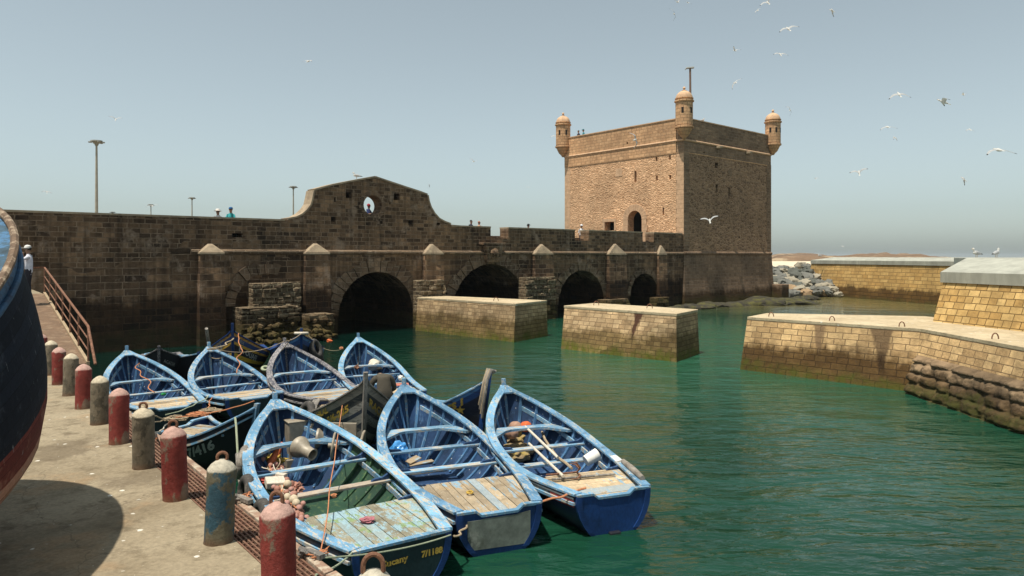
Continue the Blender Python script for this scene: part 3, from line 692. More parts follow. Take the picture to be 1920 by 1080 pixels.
mb = MB(); mb.loft([Vector((t.x, t.y, ZJ-.117)) for t in topj], [Vector((t.x, t.y, ZJ)) for t in topj]); mb.build('capping', M['conc'], je, bev=.015)
for px, py in ((1446, 592), (1560, 600), (1691, 611), (1866, 634)):
    p = P(px, py+2, ZJ); mb = MB(); mb.tube([p+Vector((.1*math.cos(a), 0, .01+.17*math.sin(a))) for a in [math.pi*k/8 for k in range(9)]], .018, 6); mb.build('mooring_ring', M['rust'], je, smooth=True)
# rough boulder courses under the outer arm
rnd = random.Random(12); dv = (botj[2]-botj[1]); Lg = dv.length; dv.normalize(); nv = Vector((dv.y, -dv.x, 0))
if nv.x > 0: nv = -nv
zc = [-.3, .02, .36, .66, .98, 1.2]; cuts = []                 # weathered courses of big stones, modelled as one eroded face
for c in range(5):
    q = [-.35]; 
    while q[-1] < Lg: q.append(q[-1]+rnd.uniform(.45, 1.15))
    cuts.append(q)
rows = []; n_s = int(Lg/.07); topv = (RT2-BE).normalized()
for j in range(43):
    z = -.3+j*1.5/42; c = max(k for k in range(5) if z >= zc[k]-1e-6); fz = (z-zc[c])/(zc[c+1]-zc[c])*2-1; row = []
    for i in range(n_s+1):
        s_ = .02+i*(Lg-.02)/n_s; q = cuts[c]; k = max(x for x in range(len(q)) if q[x] <= s_); fu = (s_-q[k])/((q[k+1] if k+1 < len(q) else q[k]+1)-q[k])*2-1
        pil = (1-abs(fu)**7)*(1-abs(fz)**4); per = rnd.__class__(c*97+k).uniform(-.05, .05)
        zz = max(0, min(1, z/ZJ)); base = (botj[1]+dv*s_).lerp(BE+topv*(s_*(RT2-BE).length/Lg), zz)
        nz = .09*noise.noise(Vector((s_*3.1, z*4.2, 2)))+.04*noise.noise(Vector((s_*9, z*11, 5))); edge = min(1, (1.2-z)/.12) if z > 1.08 else 1; e2 = min(1, max(0, s_-.02)/.2)
        off = (.05+.13*pil+per*pil+nz+.10*(1-z/1.2))*edge*e2-(.04 if edge < .2 or e2 < .2 else 0); p_ = base+nv*off; row.append(Vector((p_.x, p_.y, z)))
    rows.append(row)
mb = MB(); mb.grid(rows); mb.build('rough_footing', M['footing'], je, smooth=True, sharp=180)
# upper wall with sloping grey coping
uw = empty('parapet_wall', (0, 0, 0)); tag(uw, 'ochre stone wall with thick sloping grey concrete coping, nearest at right', 'wall', 'ochre harbour walls')
o1 = Vector((.62, .35, 0)); T1 = Vector((W1.x+.68, W1.y+.35, 3.5)); ndir = Vector((-wdv.y, wdv.x, 0)); 
if ndir.x < 0: ndir = -ndir
T3 = Vector((W3.x, W3.y, 3.5))+ndir*.66
K1 = W1+Vector((5.5, 7.5, 0)); K3 = W3+ndir*9
mb = MB(); mb.loft([Vector((W1.x, W1.y, ZJ-.3)), Vector((W3.x, W3.y, ZJ-.3)), Vector((K3.x, K3.y, ZJ-.3)), Vector((K1.x, K1.y, ZJ-.3))], [T1, T3, Vector((K3.x, K3.y, 3.5)), Vector((K1.x, K1.y, 3.5))]); mb.build('masonry', M['ochre'], uw)
mb = MB(); c0 = [T1-ndir*.06+Vector((-.03, .06, .003)), T3-ndir*.06+Vector((0, 0, .003)), Vector((K3.x, K3.y, 3.503)), Vector((K1.x, K1.y, 3.503))]; c1 = [p+Vector((0, 0, .39)) for p in c0]
rg = Vector((18.65, 29.3, 4.43)); rg3 = T3+ndir*2.2; rg3.z = 4.43; c2 = [rg, rg3, Vector((K3.x, K3.y, 4.43)), Vector((K1.x, K1.y, 4.43))]
mb.loft(c0, c1, cap=False); mb.loft(c1, c2); mb.build('coping', M['cope'], uw, bev=.03)
mb = MB()
for s_ in (2.1, 5.2, 8.4):
    pass
fw = empty('parapet_wall', (0, 0, 0)); tag(fw, 'long ochre wall with grey coping across the inlet, beside the boulder heap', 'wall', 'ochre harbour walls')
f1, f2 = P(1569, 556, 0), P(1752, 571, 0); fd = (f1-f2).normalized(); fa = f2+fd*18.6; fbk = f2-fd*34; fn = Vector((fd.y, -fd.x, 0))
if fn.x < 0: fn = -fn
def fp(base, inw, z): q = base+fn*inw; return Vector((q.x, q.y, z))
mb = MB(); mb.loft([fp(fa, -.1, -1), fp(fbk, -.1, -1), fp(fbk, 6, -1), fp(fa, 6, -1)], [fp(fa, .5, 3.6), fp(fbk, .5, 3.6), fp(fbk, 6, 3.6), fp(fa, 6, 3.6)]); mb.build('masonry', M['ochre_far'], fw)
mb = MB(); c0 = [fp(fa, .4, 3.603), fp(fbk, .4, 3.603), fp(fbk, 6, 3.603), fp(fa, 6, 3.603)]; c1 = [p+Vector((0, 0, .4)) for p in c0]; c2 = [fp(fa, 2.6, 4.36)-fd*1.3, fp(fbk, 2.6, 4.36), fp(fbk, 6, 4.36), fp(fa, 6, 4.36)-fd*1.3]
mb.loft(c0, c1, cap=False); mb.loft(c1, c2); mb.build('coping', M['cope'], fw, bev=.03)
# boulder heap
cols = [('boulder_grey', (.155,.155,.135)), ('boulder_pale', (.33,.295,.22)), ('boulder_tan', (.33,.225,.125)), ('boulder_dark', (.095,.10,.083))]
BM_ = [plain(n, c, .9, .35, 1.4, .04, tuple(x*.6 for x in c), (.5, .66), 3, stretch=(1, 1, 1)) for n, c in cols]
rnd = random.Random(21); protos = []
cands = []
for row in range(9):
    py = 551-row*6.0; n = 10-row//2 if row > 1 else 10
    for k in range(n):
        px = 1446+(k+.5*(row % 2))*13.5+rnd.uniform(-4, 4)
        if px > 1574-row*5.2 - (8 if row > 6 else 0): continue
        cands.append((px, py+rnd.uniform(-3, 3), row))
for i, (px, py, row) in enumerate(cands):
    D = 78.5+row*.95+rnd.uniform(-.4, .4); p = Q(px, py, D)
    r = rnd.choice((.7, .85, 1.0, 1.15, 1.25))*rnd.uniform(.85, 1.1)
    mb = MB(); mb.lump((0, 0, 0), (r*rnd.uniform(1, 1.35), r, r*rnd.uniform(.6, .85)), 3, .13, 1.2, i+5, rot=Matrix.Rotation(rnd.uniform(0, 3.1), 3, 'Z') @ Matrix.Rotation(rnd.uniform(-.5, .5), 3, 'X'), flat=.4)
    ci = rnd.choice((0, 0, 1, 1, 2, 0, 3)); o = mb.build('boulder', BM_[ci], smooth=True, sharp=50); o.location = p
    where = 'at the waterline' if row < 2 else ('along the top' if row > 5 else 'midway up')
    side = 'near the tower' if px < 1490 else ('in the middle' if px < 1530 else 'towards the ochre wall')
    tag(o, ('mid grey', 'pale', 'tan', 'dark grey')[ci]+' boulder '+where+' of the heap, '+side, 'boulder', 'boulders heaped beside the tower')
# beach and island
M['sand'] = plain('sand', (.62,.53,.38), .95, .15, .3, 0, (.5,.4,.27), (.5, .7), .4)
M['isle'] = plain('island_scrub', (.17,.105,.058), .95, .4, .12, .3, (.33,.245,.15), (.5, .6), .09)
mb = MB(); mb.loft([P(1440, 556, 0), P(1600, 556, 0), Vector((90, 170, -1)), Vector((30, 170, -1))], [Q(1446, 506, 86), Q(1545, 506, 86)+Vector((3, 0, 0)), Vector((85, 165, 3.3)), Vector((40, 165, 3.3))])
tag(mb.build('beach', M['sand']), kind='structure')
mb = MB(); rows = []
for j in range(8):
    row = []
    for i in range(60):
        x = 80+i*1.75; f = i/59; env = min(1, (1-f)*2.2)*min(1, .6+f*6)
        hgt = (5.3*env+noise.noise(Vector((x*.06, j*.3, 3)))*1.2*env)*math.sin(math.pi*min(1, (j+.15)/7)*.98)**.6 if j else -.5
        row.append((x*1.0+j*3, 230+j*9, hgt+.6*noise.noise(Vector((x*.3, j, 0)))))
    rows.append(row)
mb.grid(rows); tag(mb.build('hill', M['isle'], smooth=True), kind='structure')
# ------------------------------------------------------------ boats
LB, LB2 = (.135,.285,.43), (.075,.24,.50)           # worn sky-blue trim
WOOD = (.44,.34,.22)
M['rail'] = paint('rail_blue', LB, (.36,.37,.34), .46, 4, (1, 4, 4), .6, .7)
M['rail_wood'] = paint('rail_bare', (.16,.34,.50), (.45,.41,.34), .47, 4, (1, 5, 5), .7, .5)
M['rail_grey'] = paint('rail_grey', (.085,.085,.10), (.28,.26,.25), .5, 5, (1, 5, 5), .7, .4)
M['thwart'] = paint('thwart_blue', (.155,.31,.45), (.42,.39,.33), .48, 4, (4, 1, 4), .6, .6)
M['inner'] = paint('inner_blue', (.016,.046,.115), (.06,.125,.23), .42, 3, (2, 4, 1), .6, .5)
M['inner_dk'] = paint('inner_navy', (.012,.045,.16), (.05,.13,.30), .38, 3, (2, 4, 1), .6, .3)
M['inner_gn'] = paint('inner_green', (.018,.06,.035), (.07,.12,.05), .45, 3, (2, 4, 1), .65, .2)
M['rib'] = paint('rib_blue', (.07,.18,.34), (.22,.33,.43), .42, 4, (4, 4, 1), .6, .6)
M['rib_gn'] = paint('rib_green', (.03,.085,.04), (.12,.18,.08), .42, 4, (4, 4, 1), .6, .3)
M['deck'] = paint('bare_planks', (.41,.32,.205), (.22,.34,.42), .42, 2.2, (1, 6, 6), .85, .35, third=(.33,.24,.14), t3=.56, island=True)
M['deck_x'] = paint('bare_cross_planks', (.40,.30,.18), (.20,.33,.43), .46, 2.2, (6, 1, 6), .85, .35, third=(.33,.24,.14), t3=.58, island=True)
M['deck_gn'] = paint('flaking_planks', (.37,.33,.22), (.26,.38,.42), .48, 3.4, (1.6, 3, 3), .8, .5, third=(.20,.28,.12), t3=.52, island=True)
M['hull_bk'] = paint('hull_black', (.012,.014,.020), (.04,.05,.06), .3, 3, (1, 1, 5), .5)
M['hull_nv'] = paint('hull_navy', (.014,.022,.055), (.05,.06,.08), .32, 3, (1, 1, 5), .5)
M['hull_bl'] = paint('hull_blue', (.012,.045,.16), (.03,.09,.26), .3, 3, (1, 1, 4), .45)
M['trans_bl'] = paint('transom_blue', (.010,.04,.145), (.03,.05,.12), .32, 3, (4, 2, 1), .4)
M['trans_dk'] = paint('transom_dark', (.016,.035,.04), (.06,.09,.10), .34, 4, (4, 2, 1), .5)
M['grey_wood'] = paint('grey_wood', (.20,.18,.155), (.33,.30,.25), .45, 4, (4, 4, 1), .85)
M['grey_wood_w'] = paint('bare_thwart', (.42,.34,.25), (.22,.34,.42), .42, 3, (4, 1, 4), .8, .3)
M['lead'] = paint('grey_panel', (.17,.19,.16), (.25,.26,.22), .4, 2, (1, 1, 1), .7)
M['white'] = plain('white_paint', (.72,.70,.64), .6, .15, 5)
M['yellow'] = plain('yellow_paint', (.55,.36,.06), .6, .3, 12, 0, (.12,.09,.04), (.55,.66), 14)
M['faded'] = plain('faded_lettering', (.42,.43,.41), .7, .3, 12, 0, (.06,.06,.07), (.56,.66), 16)
M['red'] = plain('red_paint', (.42,.05,.035), .6, .3, 8)
M['tyre'] = plain('tyre_rubber', (.05,.045,.04), .8, .5, 8, .01, (.14,.125,.10), (.5,.66), 6)
M['rope'] = plain('rope', (.36,.28,.18), .9, .4, 25, .004)
M['rope_g'] = plain('rope_green', (.36,.40,.27), .9, .3, 25, .004)
M['rope_o'] = plain('rope_orange', (.50,.20,.09), .9, .3, 25, .004)
M['rope_w'] = plain('rope_pale', (.58,.52,.42), .9, .3, 25, .004)
M['metal'] = plain('painted_metal', (.33,.285,.215), .5, .3, 6, .003, (.20,.13,.08), (.56,.7), 9, metal=.1)
def two_tone(name, a, b, xs):
    """inside painted in two colours, the change at a fixed frame of the boat"""
    t = NT(name); o = t.tc('Object'); s_ = t.node('SeparateXYZ'); t.l.new(o, s_.inputs[0]); g = t.mapping(o, (2, 4, 1))
    n1, _ = t.noise(g, 3, 7, .72); n2, _ = t.noise(g, 15, 3); n0, _ = t.noise(o, 1.1, 3)
    k = t.remap(t.math('ADD', s_.outputs[0], t.math('MULTIPLY', n1, .25)), xs, xs+.04)
    col = t.mix(k, t.mix(t.remap(n1, .54, .62), *a), t.mix(t.remap(n1, .54, .62), *b))
    col = t.mix(1, col, t.mix(t.remap(n0, .35, .65), (.7,)*3, (1.2,)*3), 'MULTIPLY')
    return t.out(col, .65, t.math('ADD', n1, t.math('MULTIPLY', n2, .4)), .006, .8, spec=.35)
M['inner_two'] = two_tone('inner_green_and_blue', ((.018,.055,.032), (.07,.11,.045)), ((.016,.046,.115), (.06,.125,.23)), 4.6)
def stripes(name, bands, worn, wa=.3):
    """planked hull painted in horizontal strakes (bands follow the sheer, uv v = height fraction)"""
    t = NT(name); uv = t.tc('UV'); s_ = t.node('SeparateXYZ'); t.l.new(uv, s_.inputs[0])
    r = t.node('ValToRGB'); r.color_ramp.interpolation = 'CONSTANT'; e = r.color_ramp.elements
    e[0].position = bands[0][0]; e[0].color = (*bands[0][1], 1); e[1].position = bands[1][0]; e[1].color = (*bands[1][1], 1)
    for p_, c_ in bands[2:]: q = e.new(p_); q.color = (*c_, 1)
    t.l.new(s_.outputs[1], r.inputs[0]); o = t.tc('Object')
    n1, _ = t.noise(t.mapping(o, (1, 1, 5)), 3, 6, .7); n2, _ = t.noise(t.mapping(o, (1, 1, 12)), 6, 3)
    col = t.mix(t.remap(n1, 1-wa-.35, 1-wa-.28), r.outputs[0], worn) if wa else r.outputs[0]
    col = t.mix(1, col, t.mix(t.remap(n2, .3, .7), (.7,)*3, (1.2,)*3), 'MULTIPLY')
    return t.out(col, .65, n1, .006, 1)
M['str_gy'] = stripes('grey_black_strakes', [(0, (.015,.02,.035)), (.36, (.20,.19,.17)), (.44, (.02,.025,.035)), (.53, (.24,.23,.20)), (.64, (.02,.03,.05)), (.69, (.26,.25,.22)), (.78, (.03,.035,.035)), (.885, (.25,.22,.17))], (.10,.095,.08), .1)
M['str_yl'] = stripes('yellow_black_strakes', [(0, (.012,.012,.014)), (.28, (.62,.37,.03)), (.34, (.012,.012,.014)), (.42, (.64,.39,.03)), (.50, (.012,.012,.014)), (.58, (.64,.39,.03)), (.66, (.012,.013,.02)), (.80, (.58,.33,.04)), (.85, (.02,.05,.16)), (.94, (.55,.28,.07))], (.03,.03,.03), .1)
M['str_nv'] = stripes('navy_blue_strakes', [(0, (.01,.012,.02)), (.30, (.012,.014,.025)), (.62, (.010,.014,.035)), (.84, (.015,.06,.2)), (.93, (.07,.2,.42))], (.02,.03,.05), .1)
class Hull:
    def __init__(s, Lh, bt, bm, z0, zb, sm=.42, bow=1.9, pw=2.4, zs=None, full=.0):
        s.L, s.bt, s.bm, s.z0, s.zb, s.sm, s.bow, s.pw = Lh, bt, bm, z0, zb, sm, bow, pw; s.zs = zs if zs is not None else z0+.05
    def b(s, t):
        if t < s.sm: return s.bt+(s.bm-s.bt)*math.sin(math.pi/2*t/s.sm)
        q = (t-s.sm)/(1-s.sm); return s.bm*max(0, 1-q**s.bow)**.95
    def zg(s, t):
        a = max(0, (t-.25)/.75); z = s.z0+(s.zb-s.z0)*a**2.0
        if t < .25: z += (s.zs-s.z0)*((.25-t)/.25)**1.5
        return z
    def zk(s, t): return -.32+max(0, t-.8)**2*4
    def pt(s, t, h, side, off=0):
        b = s.b(t); p = s.pw*(1-t)+1.25*t; wdt = b*(1-(1-h)**p)+off if h > 0 else 0
        zk = s.zk(t); z = zk+(s.zg(t)-zk)*h
        return Vector((t*s.L-.10*s.L*(1-h)*t**5, side*max(0, wdt), z))
    def inn(s, t, z, off=.05):
        zk = s.zk(t); h = max(.02, min(1, (z-zk)/(s.zg(t)-zk))); b = s.b(t); p = s.pw*(1-t)+1.25*t
        return max(0, b*(1-(1-h)**p)-off)
    def xs(s, t, z):
        zk = s.zk(t); h = max(.02, min(1, (z-zk)/(s.zg(t)-zk))); return t*s.L-.10*s.L*(1-h)*t**5
def strip(mb, path, wv, hv, m=0):
    """box swept along path; wv(k), hv(k) give the two half vectors"""
    rows = []
    for k, p in enumerate(path):
        a, b = wv(k), hv(k); rows.append([p-a-b, p+a-b, p+a+b, p-a+b])
    mb.grid(rows, m, closed=True); mb.face(rows[0][::-1], m); mb.face(rows[-1], m)
def boat(label, stern, head, hl, rail='rail', inner='inner', rib='rib', deck='deck', hull='hull_nv', trans='trans_bl', dk=.3, thw=(.42, .58), arch=.76, notch=True, group=True, stripe_inner=True, panel=False, cross=False, post=.18, simple=False, railw=.175, stemw=.05, name='fishing_boat', bulk=None, k_stem=None, rubm=None, thm='thwart'):
    """stern = centre of transom on the water, head = direction of the bow"""
    e = empty(name, (stern.x, stern.y, 0), math.atan2(head.y, head.x)); h = hl
    tag(e, label, 'boat', 'wooden fishing boats moored in the basin' if group else None)
    def add(mb, nm, mat, parent=None, **k):
        o = mb.build(nm, M[mat] if isinstance(mat, str) else mat, None, **k); o.parent = parent or e; return o
    ns, nh = 26, 10; ts = [i/(ns-1) for i in range(ns)]
    mb = MB()
    for sd in (1, -1):
        rows = [[h.pt(t, k/nh, sd) for k in range(nh+1)] for t in ts]
        mb.grid(rows, 0, uvs=lambda a, b: (ts[a]*h.L, b/nh))
    hu = add(mb, 'hull', hull, smooth=True, sharp=60, merge=.0005)
    # inside shell and sole
    mb = MB(); zf = .035
    for sd in (1, -1):
        rows = []
        for t in ts:
            zz = [zf+(h.zg(t)-.02-zf)*k/6 for k in range(7)]
            rows.append([Vector((min(h.xs(t, z), h.L-.07), sd*h.inn(t, z, .045), z)) for z in zz])
        mb.grid(rows, 0, flip=sd < 0)
    mb.grid([[Vector((min(h.xs(t, zf), h.L-.07), sd*h.inn(t, zf, .045), zf)) for sd in (-1, 1)] for t in ts], 0)
    add(mb, 'inner_planking', inner, smooth=True, sharp=50, recalc=False)
    # gunwale rail on each side
    for sd in (1, -1):
        mb = MB(); path = []; 
        for t in ts:
            b = h.b(t); path.append(Vector((t*h.L, sd*max(.0, b-railw*.33), h.zg(t)+.018)))
        def wv(k, sd=sd):
            a = path[max(0, k-1)]; b = path[min(len(path)-1, k+1)]; d = (b-a).normalized(); n = Vector((-d.y, d.x, 0)).normalized(); return n*railw/2
        rows = []
        for k, p in enumerate(path):
            n = wv(k); q = [p-n-Vector((0, 0, .022)), p+n-Vector((0, 0, .022)), p+n+Vector((0, 0, .022)), p-n+Vector((0, 0, .022))]
            for v in q:
                if v.y*sd < .002: v.y = .002*sd
            rows.append(q)
        mb.grid(rows, closed=True); mb.face(rows[0][::-1]); mb.face(rows[-1]); add(mb, 'rail', rail, bev=.008)
        if not simple:
            mb = MB(); path2 = [h.pt(t, 1, sd, .012)-Vector((0, 0, .13)) for t in ts]
            strip(mb, path2, lambda k: Vector((0, sd*.018, 0)), lambda k: Vector((0, 0, .022))); add(mb, 'rubbing_strake', rubm or ('rail_wood' if rail != 'rail_grey' else 'rail_grey'))
            mb = MB(); tt = [t for t in ts if .04 < t < .93]; path2 = [Vector((t*h.L, sd*(h.inn(t, h.zg(t)-.24, .045)-.05), h.zg(t)-.24)) for t in tt]
            strip(mb, path2, lambda k: Vector((0, sd*.016, 0)), lambda k: Vector((0, 0, .045))); add(mb, 'stringer', thm)
    if not simple:
        n = int(h.L/.36)
        for i in range(1, n):
            t = i/n
            if t < dk or t > .95: continue
            for sd in (1, -1):
                mb = MB(); zz = [.065+(h.zg(t)-.03-.065)*k/7 for k in range(8)]
                path = [Vector((h.xs(t, z), sd*(h.inn(t, z, .045)-.02), z)) for z in zz]
                strip(mb, path, lambda k: Vector((.036, 0, 0)), lambda k: Vector((0, sd*.024, 0))); add(mb, 'rib', 'rib' if rib == 'rib_gn' and t > .66 else rib)
    # stem post
    mb = MB(); pr = [h.pt(1, k/8, 1) for k in range(9)]; path = [Vector((p.x+.01, 0, p.z)) for p in pr]; path.append(path[-1]+Vector((.03, 0, post)))
    strip(mb, path, lambda k: Vector((stemw, 0, 0)), lambda k: Vector((0, .045, 0))); add(mb, 'stem_post', rail if not simple else (k_stem or 'hull_bl'), bev=.01)
    # breasthook
    mb = MB(); t0 = .90; zz = h.zg(t0)+.05; x0 = t0*h.L; b0 = h.b(t0)-.03
    z1 = h.zg(.985)+.046; o_ = [Vector((x0, -b0, zz)), Vector((x0+.02, -b0+.14, zz)), Vector((x0+.22, -b0*.32, (zz+z1)/2)), Vector((x0+.22, b0*.32, (zz+z1)/2)), Vector((x0+.02, b0-.14, zz)), Vector((x0, b0, zz)), Vector((.985*h.L, .02, z1)), Vector((.985*h.L, -.02, z1))]
    for q in ([0, 1, 2, 7], [2, 3, 6, 7], [3, 4, 5, 6]):
        a = [o_[k] for k in q]; mb.face(a); b_ = [p-Vector((0, 0, .035)) for p in a]; mb.face(b_[::-1])
    for k in range(5): mb.face([o_[k], o_[k+1], o_[k+1]-Vector((0, 0, .035)), o_[k]-Vector((0, 0, .035))])
    add(mb, 'breasthook', rail)
    # transom with a stepped top edge
    zt_ = h.zg(0); mb = MB(); L_ = [(-h.pt(0, k/8, 1).y, h.pt(0, k/8, 1).z) for k in range(9)]
    if notch: topl = [(-h.bt*.98, zt_-.004), (-h.bt*.55, zt_-.004), (-h.bt*.42, zt_-.075), (h.bt*.42, zt_-.075), (h.bt*.55, zt_-.004), (h.bt*.98, zt_-.004)]
    else: topl = [(-h.bt*.98, zt_), (h.bt*.98, zt_)]
    out = [(y, z) for y, z in L_[:-1]]+topl+[(-y, z) for y, z in L_[:-1]][::-1][:-1]
    out[0] = (0, L_[0][1])
    plate(mb, out, [], -.045, .02, ax='y'); tr = add(mb, 'transom', trans, bev=.01)
    mb = MB(); tl = [Vector((-.012, y, z+.012)) for y, z in topl]
    strip(mb, tl, lambda k: Vector((.05, 0, 0)), lambda k: Vector((0, 0, .018))); add(mb, 'transom_cap', rail, parent=tr)
    for sd in (1, -1):
        mb = MB(); strip(mb, [Vector((-.05, sd*(h.pt(0, k/8, 1).y-.05), h.pt(0, k/8, 1).z)) for k in range(3, 9)], lambda k: Vector((.012, 0, 0)), lambda k: Vector((0, .05, 0))); add(mb, 'transom_edge', 'hull_bl', parent=tr)
    if panel:
        mb = MB(); b_ = h.bt; plate(mb, [(-b_*.72, zt_-.58), (b_*.74, zt_-.56), (b_*.74, zt_-.12), (b_*.45, zt_-.12), (b_*.38, zt_-.11), (-b_*.38, zt_-.11), (-b_*.45, zt_-.1), (-b_*.72, zt_-.08)], [], -.056, -.047, ax='y'); add(mb, 'patch_panel', 'lead', parent=tr)
    # stern deck
    if dk:
        xd = dk*h.L; zd_ = zt_-.10; stn = [.03+(xd-.03)*k/6 for k in range(7)]; mb = MB(); rnd = random.Random(int(stern.x*100))
        def lim(x): return h.inn(x/h.L, zd_, .05)
        if not cross:
            y = -h.bm
            while y < h.bm:
                wd = rnd.uniform(.13, .2); dz = rnd.uniform(-.004, .004)
                ok = [(x, max(y+.006, -lim(x)), min(y+wd-.006, lim(x))) for x in stn]
                ok = [(x, a, b) for x, a, b in ok if b-a > .01]
                if len(ok) > 1:
                    rows = [[Vector((x, a, zd_+dz)), Vector((x, b, zd_+dz)), Vector((x, b, zd_+dz-.03)), Vector((x, a, zd_+dz-.03))] for x, a, b in ok]
                    mb.grid(rows, closed=True); mb.face(rows[0][::-1]); mb.face(rows[-1])
                y += wd
        else:
            x = .04
            while x < xd-.05:
                wd = rnd.uniform(.18, .32); x1 = min(x+wd, xd); a, b = lim(x), lim(x1); dz = rnd.uniform(-.005, .005)
                mb.loft([(x+.006, -a, zd_-.03+dz), (x1-.006, -b, zd_-.03+dz), (x1-.006, b, zd_-.03+dz), (x+.006, a, zd_-.03+dz)], [(x+.006, -a, zd_+dz), (x1-.006, -b, zd_+dz), (x1-.006, b, zd_+dz), (x+.006, a, zd_+dz)]); x = x1
        add(mb, 'stern_deck', deck)
        mb = MB(); b_ = lim(xd); bl_ = h.inn(dk, .08, .05); mb.face([(xd-.03, -b_, zd_-.034), (xd-.03, b_, zd_-.034), (xd-.03, bl_, .07), (xd-.03, -bl_, .07)]); mb.box((xd-.045, -b_, zd_-.10), (xd+.0, b_, zd_-.034)); add(mb, 'bulkhead', bulk or inner)
        if not simple:
            for sd in (1, -1):
                mb = MB(); y1 = sd*b_; pr = [(y1, zd_+.002), (y1-sd*.34, zd_+.002), (y1-sd*.3, zd_+.03), (y1-sd*.12, zd_+.05), (y1-sd*.05, zd_+.10), (y1+sd*.01, h.zg(dk)+.03), (y1+sd*.06, h.zg(dk)+.03)]
                plate(mb, pr, [], xd-.07, xd-.02, ax='y'); add(mb, 'knee', 'inner')
    # thwarts with knees
    for t in thw:
        z = h.zg(t)-.15; b_ = h.inn(t, z, .05); mb = MB(); x = t*h.L; mb.box((x-.09, -b_, z-.045), (x+.09, b_, z)); tw = add(mb, 'thwart', 'grey_wood_w' if (rib == 'rib_gn' and t < .5) else thm, bev=.008)
        if simple: continue
        for sd in (1, -1):
            mb = MB(); y1 = sd*b_; pr = [(y1, z+.002), (y1-sd*.36, z+.002), (y1-sd*.32, z+.035), (y1-sd*.14, z+.05), (y1-sd*.06, z+.09), (y1-sd*.0, h.zg(t)+.04), (y1+sd*.05, h.zg(t)+.04)]
            plate(mb, pr, [], x-.03, x+.03, ax='y'); add(mb, 'knee', 'inner', parent=tw)
    if arch:
        t = arch; z = h.zg(t)-.2; x = t*h.L; t2 = t-.1; b_ = h.inn(t+.02, z, .05); b2 = h.inn(t2, z, .05); mb = MB()
        for sd in (1, -1):
            q = [(x+.13, 0), (x+.13, sd*b_), (x-.55, sd*b2), (x-.55, sd*(b2-.13)), (x-.16, sd*(b_-.22)), (x-.10, sd*(b_-.36)), (x-.10, 0)]
            if sd < 0: q = q[::-1]
            i = len(mb.v); n = len(q); mb.v += [Vector((a, b, z)) for a, b in q]+[Vector((a, b, z-.05)) for a, b in q]
            tris = ((0, 1, 5, 6), (1, 4, 5), (1, 2, 3, 4)) if sd > 0 else ((0, 1, 5, 6), (1, 2, 5), (2, 3, 4, 5))
            for f in tris: mb.f.append([i+k for k in f]); mb.m.append(0); mb.f.append([i+n+k for k in f[::-1]]); mb.m.append(0)
            for k in range(n-0):
                a, b = k, (k+1) % n; mb.f.append([i+a, i+b, i+n+b, i+n+a]); mb.m.append(0)
        add(mb, 'fore_thwart', thm)
    setinv(e); e['_h'] = 0; del e['_h']
    return e, h
def local(e, p): return Matrix.Translation(e.location) @ Matrix.Rotation(e.rotation_euler.z, 4, 'Z') @ Vector(p)
def hull_text(e, h, txt, size, sd, x, z, mat, slope=None, star=False, bold=.0, name='lettering', follow=True):
    """lettering painted on the hull side; x is where it starts (towards the bow on starboard, towards the stern on port)"""
    cu = bpy.data.curves.new('lettering', 'FONT'); cu.body = txt; cu.size = size; cu.offset = bold; cu.resolution_u = 2
    t_ = bpy.data.objects.new('lettering_source', cu); C.objects.link(t_)
    dg = bpy.context.evaluated_depsgraph_get(); me = bpy.data.meshes.new_from_object(t_.evaluated_get(dg)); bpy.data.objects.remove(t_)
    bm = bmesh.new(); bm.from_mesh(me)
    bmesh.ops.triangulate(bm, faces=bm.faces)
    bmesh.ops.subdivide_edges(bm, edges=[q for q in bm.edges if q.calc_length() > size*.3], cuts=1)
    for v in bm.verts:
        xx = x+(v.co.x if sd < 0 else -v.co.x); t = max(0, min(.995, xx/h.L)); zz = z+v.co.y+((h.zg(t)-h.zg(x/h.L)) if follow else 0)
        zk = h.zk(t); hh = (zz-zk)/(h.zg(t)-zk); p = h.pt(t, min(1, max(.05, hh)), sd, .012); v.co = (xx-.10*h.L*(1-hh)*t**5, p.y, zz)
    bm.to_mesh(me); bm.free(); me.materials.clear(); me.materials.append(M[mat])
    o = bpy.data.objects.new(name, me); C.objects.link(o); o.parent = e; return o
def flat_text(e, txt, size, y, z, x, mat, sx=1, bold=0, name='lettering', rot=0):
    cu = bpy.data.curves.new('lettering', 'FONT'); cu.body = txt; cu.size = size; cu.offset = bold; cu.resolution_u = 2
    t_ = bpy.data.objects.new('lettering_source', cu); C.objects.link(t_)
    dg = bpy.context.evaluated_depsgraph_get(); me = bpy.data.meshes.new_from_object(t_.evaluated_get(dg)); bpy.data.objects.remove(t_)
    c, s_ = math.cos(rot), math.sin(rot)
    for v in me.vertices: a, b = v.co.x*sx, v.co.y; v.co = (x, y-(a*c-b*s_), z+a*s_+b*c)
    me.materials.clear(); me.materials.append(M[mat]); o = bpy.data.objects.new(name, me); C.objects.link(o); o.parent = e; return o
def frompx(TL, TR, BW, zt, zb):
    a, b, c = P(*TL, zt), P(*TR, zt), P(BW[0], BW[1]+7, zb); m = (a+b)/2; d = c-m; d.z = 0; Lh = d.length
    return Vector((m.x, m.y, 0)), d.normalized(), Lh, ((b-a).to_2d().length)/2
FL_ = {}
def mk(key, label, TL, TR, BW, zt, zb, bm, z0=None, bt=None, **k):
    if zt == .85: zt = .66; zb = 4.5-(4.5-zb)*1.052; bm = bm*1.052+.07
    st, hd, Lh, b_ = frompx(TL, TR, BW, zt, zb); b_ = bt or b_
    BW = BW; h = Hull(Lh, b_, bm, z0 if z0 else zt-.04, zb, sm=.45, bow=2.5, zs=zt); FL_[key] = boat(label, st, hd, h, **k); return FL_[key]
